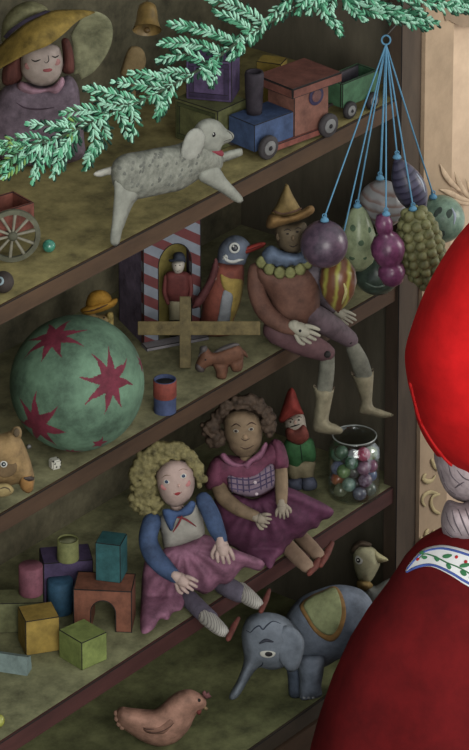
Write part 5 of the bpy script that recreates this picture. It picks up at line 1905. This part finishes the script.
MB = [((170, 262), (64, 92, 82), (96, 122, 108), 'grey green marble high at the left in the jar'), ((238, 292), (40, 76, 58), (66, 104, 80), 'large dark green marble near the top of the jar'),
      ((280, 238), (150, 56, 88), (176, 96, 118), 'pink marble at the top of the jar'), ((303, 285), (142, 142, 58), (70, 96, 58), 'yellow green marble under the pink one in the jar'),
      ((181, 331), (76, 88, 140), (140, 146, 170), 'violet blue marble at the left middle of the jar'), ((236, 362), (72, 104, 66), (110, 136, 92), 'leaf green marble in the middle of the jar'),
      ((290, 345), (94, 62, 92), (140, 116, 134), 'plum coloured marble right of the middle in the jar'), ((167, 405), (160, 70, 44), (176, 116, 88), 'orange red marble at the lower left of the jar'),
      ((232, 430), (72, 106, 104), (122, 146, 136), 'pale teal marble at the bottom of the jar'), ((292, 402), (72, 46, 78), (140, 128, 146), 'dark plum marble low at the right in the jar'),
      ((338, 330), (140, 62, 96), (110, 60, 100), 'magenta marble against the right side of the jar'), ((333, 376), (52, 76, 124), (86, 106, 144), 'blue marble low against the right side of the jar'),
      ((214, 245), (46, 72, 58), (70, 96, 78), 'deep green marble behind the grey green one in the jar'), ((318, 428), (52, 72, 68), (90, 104, 96), 'murky green marble at the lower right of the jar'),
      ((196, 455), (84, 92, 76), (110, 116, 96), 'olive grey marble at the very bottom of the jar'), ((262, 462), (70, 78, 96), (104, 110, 122), 'slate blue marble at the very bottom of the jar')]
mr = 7.1
P = []
for (uv, *_r) in MB:
    x, y = q(uv)[0]
    dx = max(-17, min(17, x - 354))
    dep = -math.sqrt(max(0, 17.3 ** 2 - dx * dx))
    P.append(np.array(f.L(x, y, dep)) / s)
P = np.array(P)
XTRA = [((0, 4, 10)), ((10, 9, 11)), ((-10, 9, 12)), ((0, 6, 24)), ((11, 10, 26)), ((-10, 10, 27)), ((2, 8, 38))]
P = np.vstack([P, np.array(XTRA, float)])
for it in range(400):
    for i in range(len(P)):
        for j in range(i):
            dd = P[i] - P[j]
            l = np.linalg.norm(dd)
            if l < 2 * mr + .1:
                c_ = dd / (l + 1e-9) * (2 * mr + .1 - l) * .5
                P[i] += c_
                P[j] -= c_
    rr2 = np.hypot(P[:, 0], P[:, 1])
    k = np.minimum(1, (RJ - 2.4 - mr) / np.maximum(rr2, 1e-6))
    P[:, :2] *= k[:, None]
    P[:, 2] = np.clip(P[:, 2], 2.8 + mr, 52)
for i, p in enumerate(P):
    wp = f.o + RH * p[0] * s + FH * p[1] * s + UP * p[2] * s
    if i < len(MB):
        marble(354, 480, mr, MB[i][1], MB[i][2], MB[i][3], pt=wp, group='marbles in the jar')
    else:
        marble(354, 480, mr, [(70, 84, 74), (88, 74, 90), (92, 92, 66)][i % 3], (100, 110, 100), 'marble deep in the middle of the jar behind the others', pt=wp, group='marbles in the jar')

# ------------------------------------------------------------------ bottom shelf: elephant
q = crop(230, 540, 2.759)
f = Frame(318, 690, 4, 'toy_elephant', 'blue grey stuffed elephant with a green saddle cloth beside the red cloak', 'toy elephant')
r = f.root
EL = mat((104, 114, 130), n=.25, scale=35)
EL2 = mat((116, 126, 140), n=.2, scale=35)
gy = f.ground(306, 697)
body = obj('body', inflate(f, q((150, 225), (190, 165), (240, 140), (290, 126), (340, 131), (372, 147), (392, 175), (405, 220), (405, 290), (395, 330), (350, 320), (300, 330), (255, 352), (190, 350), (155, 300)), 14, 34, 40, 3), EL, r)
obj('leg', inflate(f, q((188, 325), (255, 320), (258, 360), (252, 400), (254, 425), (245, 434), (200, 442), (192, 425), (192, 380)), -10, 14, 12, 2.4), EL, r)
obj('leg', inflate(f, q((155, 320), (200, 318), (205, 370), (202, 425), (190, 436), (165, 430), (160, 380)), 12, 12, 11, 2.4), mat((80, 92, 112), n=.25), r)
obj('leg', inflate(f, q((340, 300), (400, 290), (405, 340), (402, 395), (350, 405), (342, 350)), -6, 14, 12, 2.4), EL, r)
obj('leg', inflate(f, q((340, 290), (395, 280), (398, 330), (394, 372), (348, 380), (342, 340)), 28, 12, 11, 2.4), EL, r)
head = obj('head', inflate(f, q((42, 228), (60, 208), (95, 201), (140, 208), (180, 235), (200, 270), (190, 310), (160, 345), (130, 357), (108, 358), (85, 352), (70, 362), (48, 395), (28, 428), (12, 441), (0, 438), (2, 422), (20, 390), (36, 350), (40, 325), (36, 295), (34, 258)), -14, 24, 24, 2.4), EL2, r)
ear = obj('ear', inflate(f, q((128, 262), (150, 238), (182, 246), (204, 276), (202, 315), (188, 355), (166, 364), (145, 345), (128, 315), (120, 285)), -32, 5, 6, 2), mat((112, 122, 136), n=.18), head)
sr = obj('saddle_rim', decal(f, body, q((194, 184), (222, 158), (252, 145), (286, 132), (304, 145), (316, 175), (319, 210), (310, 245), (296, 270), (278, 280), (256, 272), (232, 252), (212, 222)), 1.8), mat((142, 104, 56), n=.25), body)
obj('saddle_cloth', decal(f, sr, q((204, 180), (226, 160), (254, 147), (286, 135), (298, 150), (306, 178), (307, 208), (299, 238), (286, 258), (272, 263), (254, 256), (234, 238), (217, 210)), 1.6), mat((132, 140, 96), n=.22), body)
bm = stroke(f, head, q((46, 250), (58, 256), (68, 246), (82, 238), (92, 248), (104, 236), (120, 226), (140, 232)), .8)
stroke(f, head, q((80, 352), (90, 345), (92, 338)), .8, bm)
obj('forehead_stitching', bm, mat((52, 60, 76)), head)
e = eye(f, head, *q((105, 314))[0], 16, 9.5, head, (40, 38, 40), R(0), .5, (190, 190, 182), 1, 1.6)
obj('brow', stroke(f, head, q((84, 286), (100, 278), (119, 282)), (2, 2)), mat((54, 58, 70)), head)
bm = bmesh.new()
lg = [o for o in r.children if o.name.startswith('leg')][0]
for u in (205, 217, 230):
    spot(f, lg, *q((u, 434))[0], 3.4, 4, bm, 0, .9)
obj('toenails', bm, mat((142, 146, 150)), lg)
f.settle([o for o in r.children if o.name.startswith('leg')])

# bird puppet behind the elephant
f = Frame(372, 622, 4, 'bird_puppet', 'pale bird figure with a pointed beak and orange collar behind the elephant', 'toy bird')
r = f.root
PB = mat((160, 156, 122), n=.22)
body = obj('body', inflate(f, q((372, 128), (400, 128), (430, 112), (448, 112), (456, 160), (456, 285), (380, 290), (366, 190)), 6, 16, 16, 2.2), mat((136, 138, 132), n=.22), r)
head = obj('head', inflate(f, q((340, 45), (350, 22), (375, 18), (400, 28), (410, 48), (414, 68), (404, 92), (392, 112), (378, 122), (358, 114), (346, 88)), 2, 14, 14, 1.8), PB, r)
obj('beak', inflate(f, q((394, 30), (415, 42), (434, 55), (432, 62), (405, 67), (392, 58)), -1, 6, 5, 1.5), mat((170, 162, 118), n=.2), head)
e = obj('eye', spot(f, head, *q((356, 58))[0], 9, 9.4, None, 0, 1.6), mat((178, 178, 168), n=.05), head)
e2_ = obj('iris', spot(f, head, *q((356, 58))[0], 4.8, 5, None, 0, .9, 1.3), INK, e)
obj('pupil_glint', spot(f, head, *q((356, 57))[0], 1.8, 1.8, None, 0, .6, 2.1), WHITE, e)
obj('cap', inflate(f, q((334, 40), (336, 24), (350, 8), (372, 6), (392, 16), (382, 24), (360, 24), (344, 40)), 0, 12, 6, 1.6), mat((72, 58, 44), n=.25), r)
obj('collar', inflate(f, q((350, 118), (366, 112), (388, 118), (394, 130), (376, 142), (354, 136)), 0, 12, 6, 1.6), mat((134, 108, 58), n=.25), r)
f.settle([body])

# hen
q = crop(95, 630, 3.608)
f = Frame(165, 742, 4, 'toy_hen', 'plump dusty pink toy hen at the bottom shelf\'s left', 'toy hen')
f.root['label'] = 'plump dusty pink toy hen standing alone on the bottom shelf'
r = f.root
HE = mat((168, 122, 104), n=.25)
body = obj('body', inflate(f, q((80, 288), (98, 277), (130, 281), (185, 286), (215, 286), (240, 270), (265, 245), (300, 222), (340, 214), (372, 226), (396, 246), (402, 268), (392, 284), (370, 298), (356, 322), (340, 356), (310, 390), (280, 411), (230, 420), (180, 406), (132, 378), (104, 358), (86, 348), (74, 318)), 0, 20, 22, 2.4), HE, r)
bm = bmesh.new()
for u, v in ((84, 282), (76, 300), (78, 320), (86, 340), (98, 352)):
    spot(f, body, *q((u, v))[0], 5.5, 6, bm, 0, 2)
obj('tail_feathers', bm, mat((146, 108, 90), n=.2), body)
bm = bmesh.new()
inflate(f, q((386, 228), (396, 218), (402, 228), (410, 222), (414, 234), (420, 240), (408, 248), (394, 246)), 0, 3, 2.4, 1.4, bm=bm)
obj('comb', bm, mat((122, 76, 78)), r)
bm = bmesh.new()
inflate(f, q((394, 272), (408, 284), (402, 292), (388, 284)), 0, 3, 2.4, 1.2, bm=bm)
obj('beak', bm, mat((120, 100, 70)), r)
bm = bmesh.new()
inflate(f, q((366, 292), (384, 290), (378, 306), (368, 304)), -4, 3, 2.4, 1.2, bm=bm)
obj('wattle', bm, mat((112, 52, 48)), r)
wing = obj('wing', inflate(f, q((165, 335), (190, 345), (225, 345), (262, 318), (290, 318), (282, 350), (250, 376), (210, 376), (180, 366)), -17, 4, 4, 2), mat((138, 98, 82), n=.22), body)
bm = bmesh.new()
for pts_ in ([(160, 330), (180, 342), (205, 344)], [(165, 346), (185, 357), (212, 358)], [(176, 360), (205, 370), (240, 366), (275, 345), (290, 325)]):
    stroke(f, wing, q(*pts_), .7, bm)
obj('feather_lines', bm, mat((86, 58, 50)), wing)
obj('eye', spot(f, body, *q((375, 254))[0], 4, 3.6, None, 0, .9), INK, body)
f.settle([body])
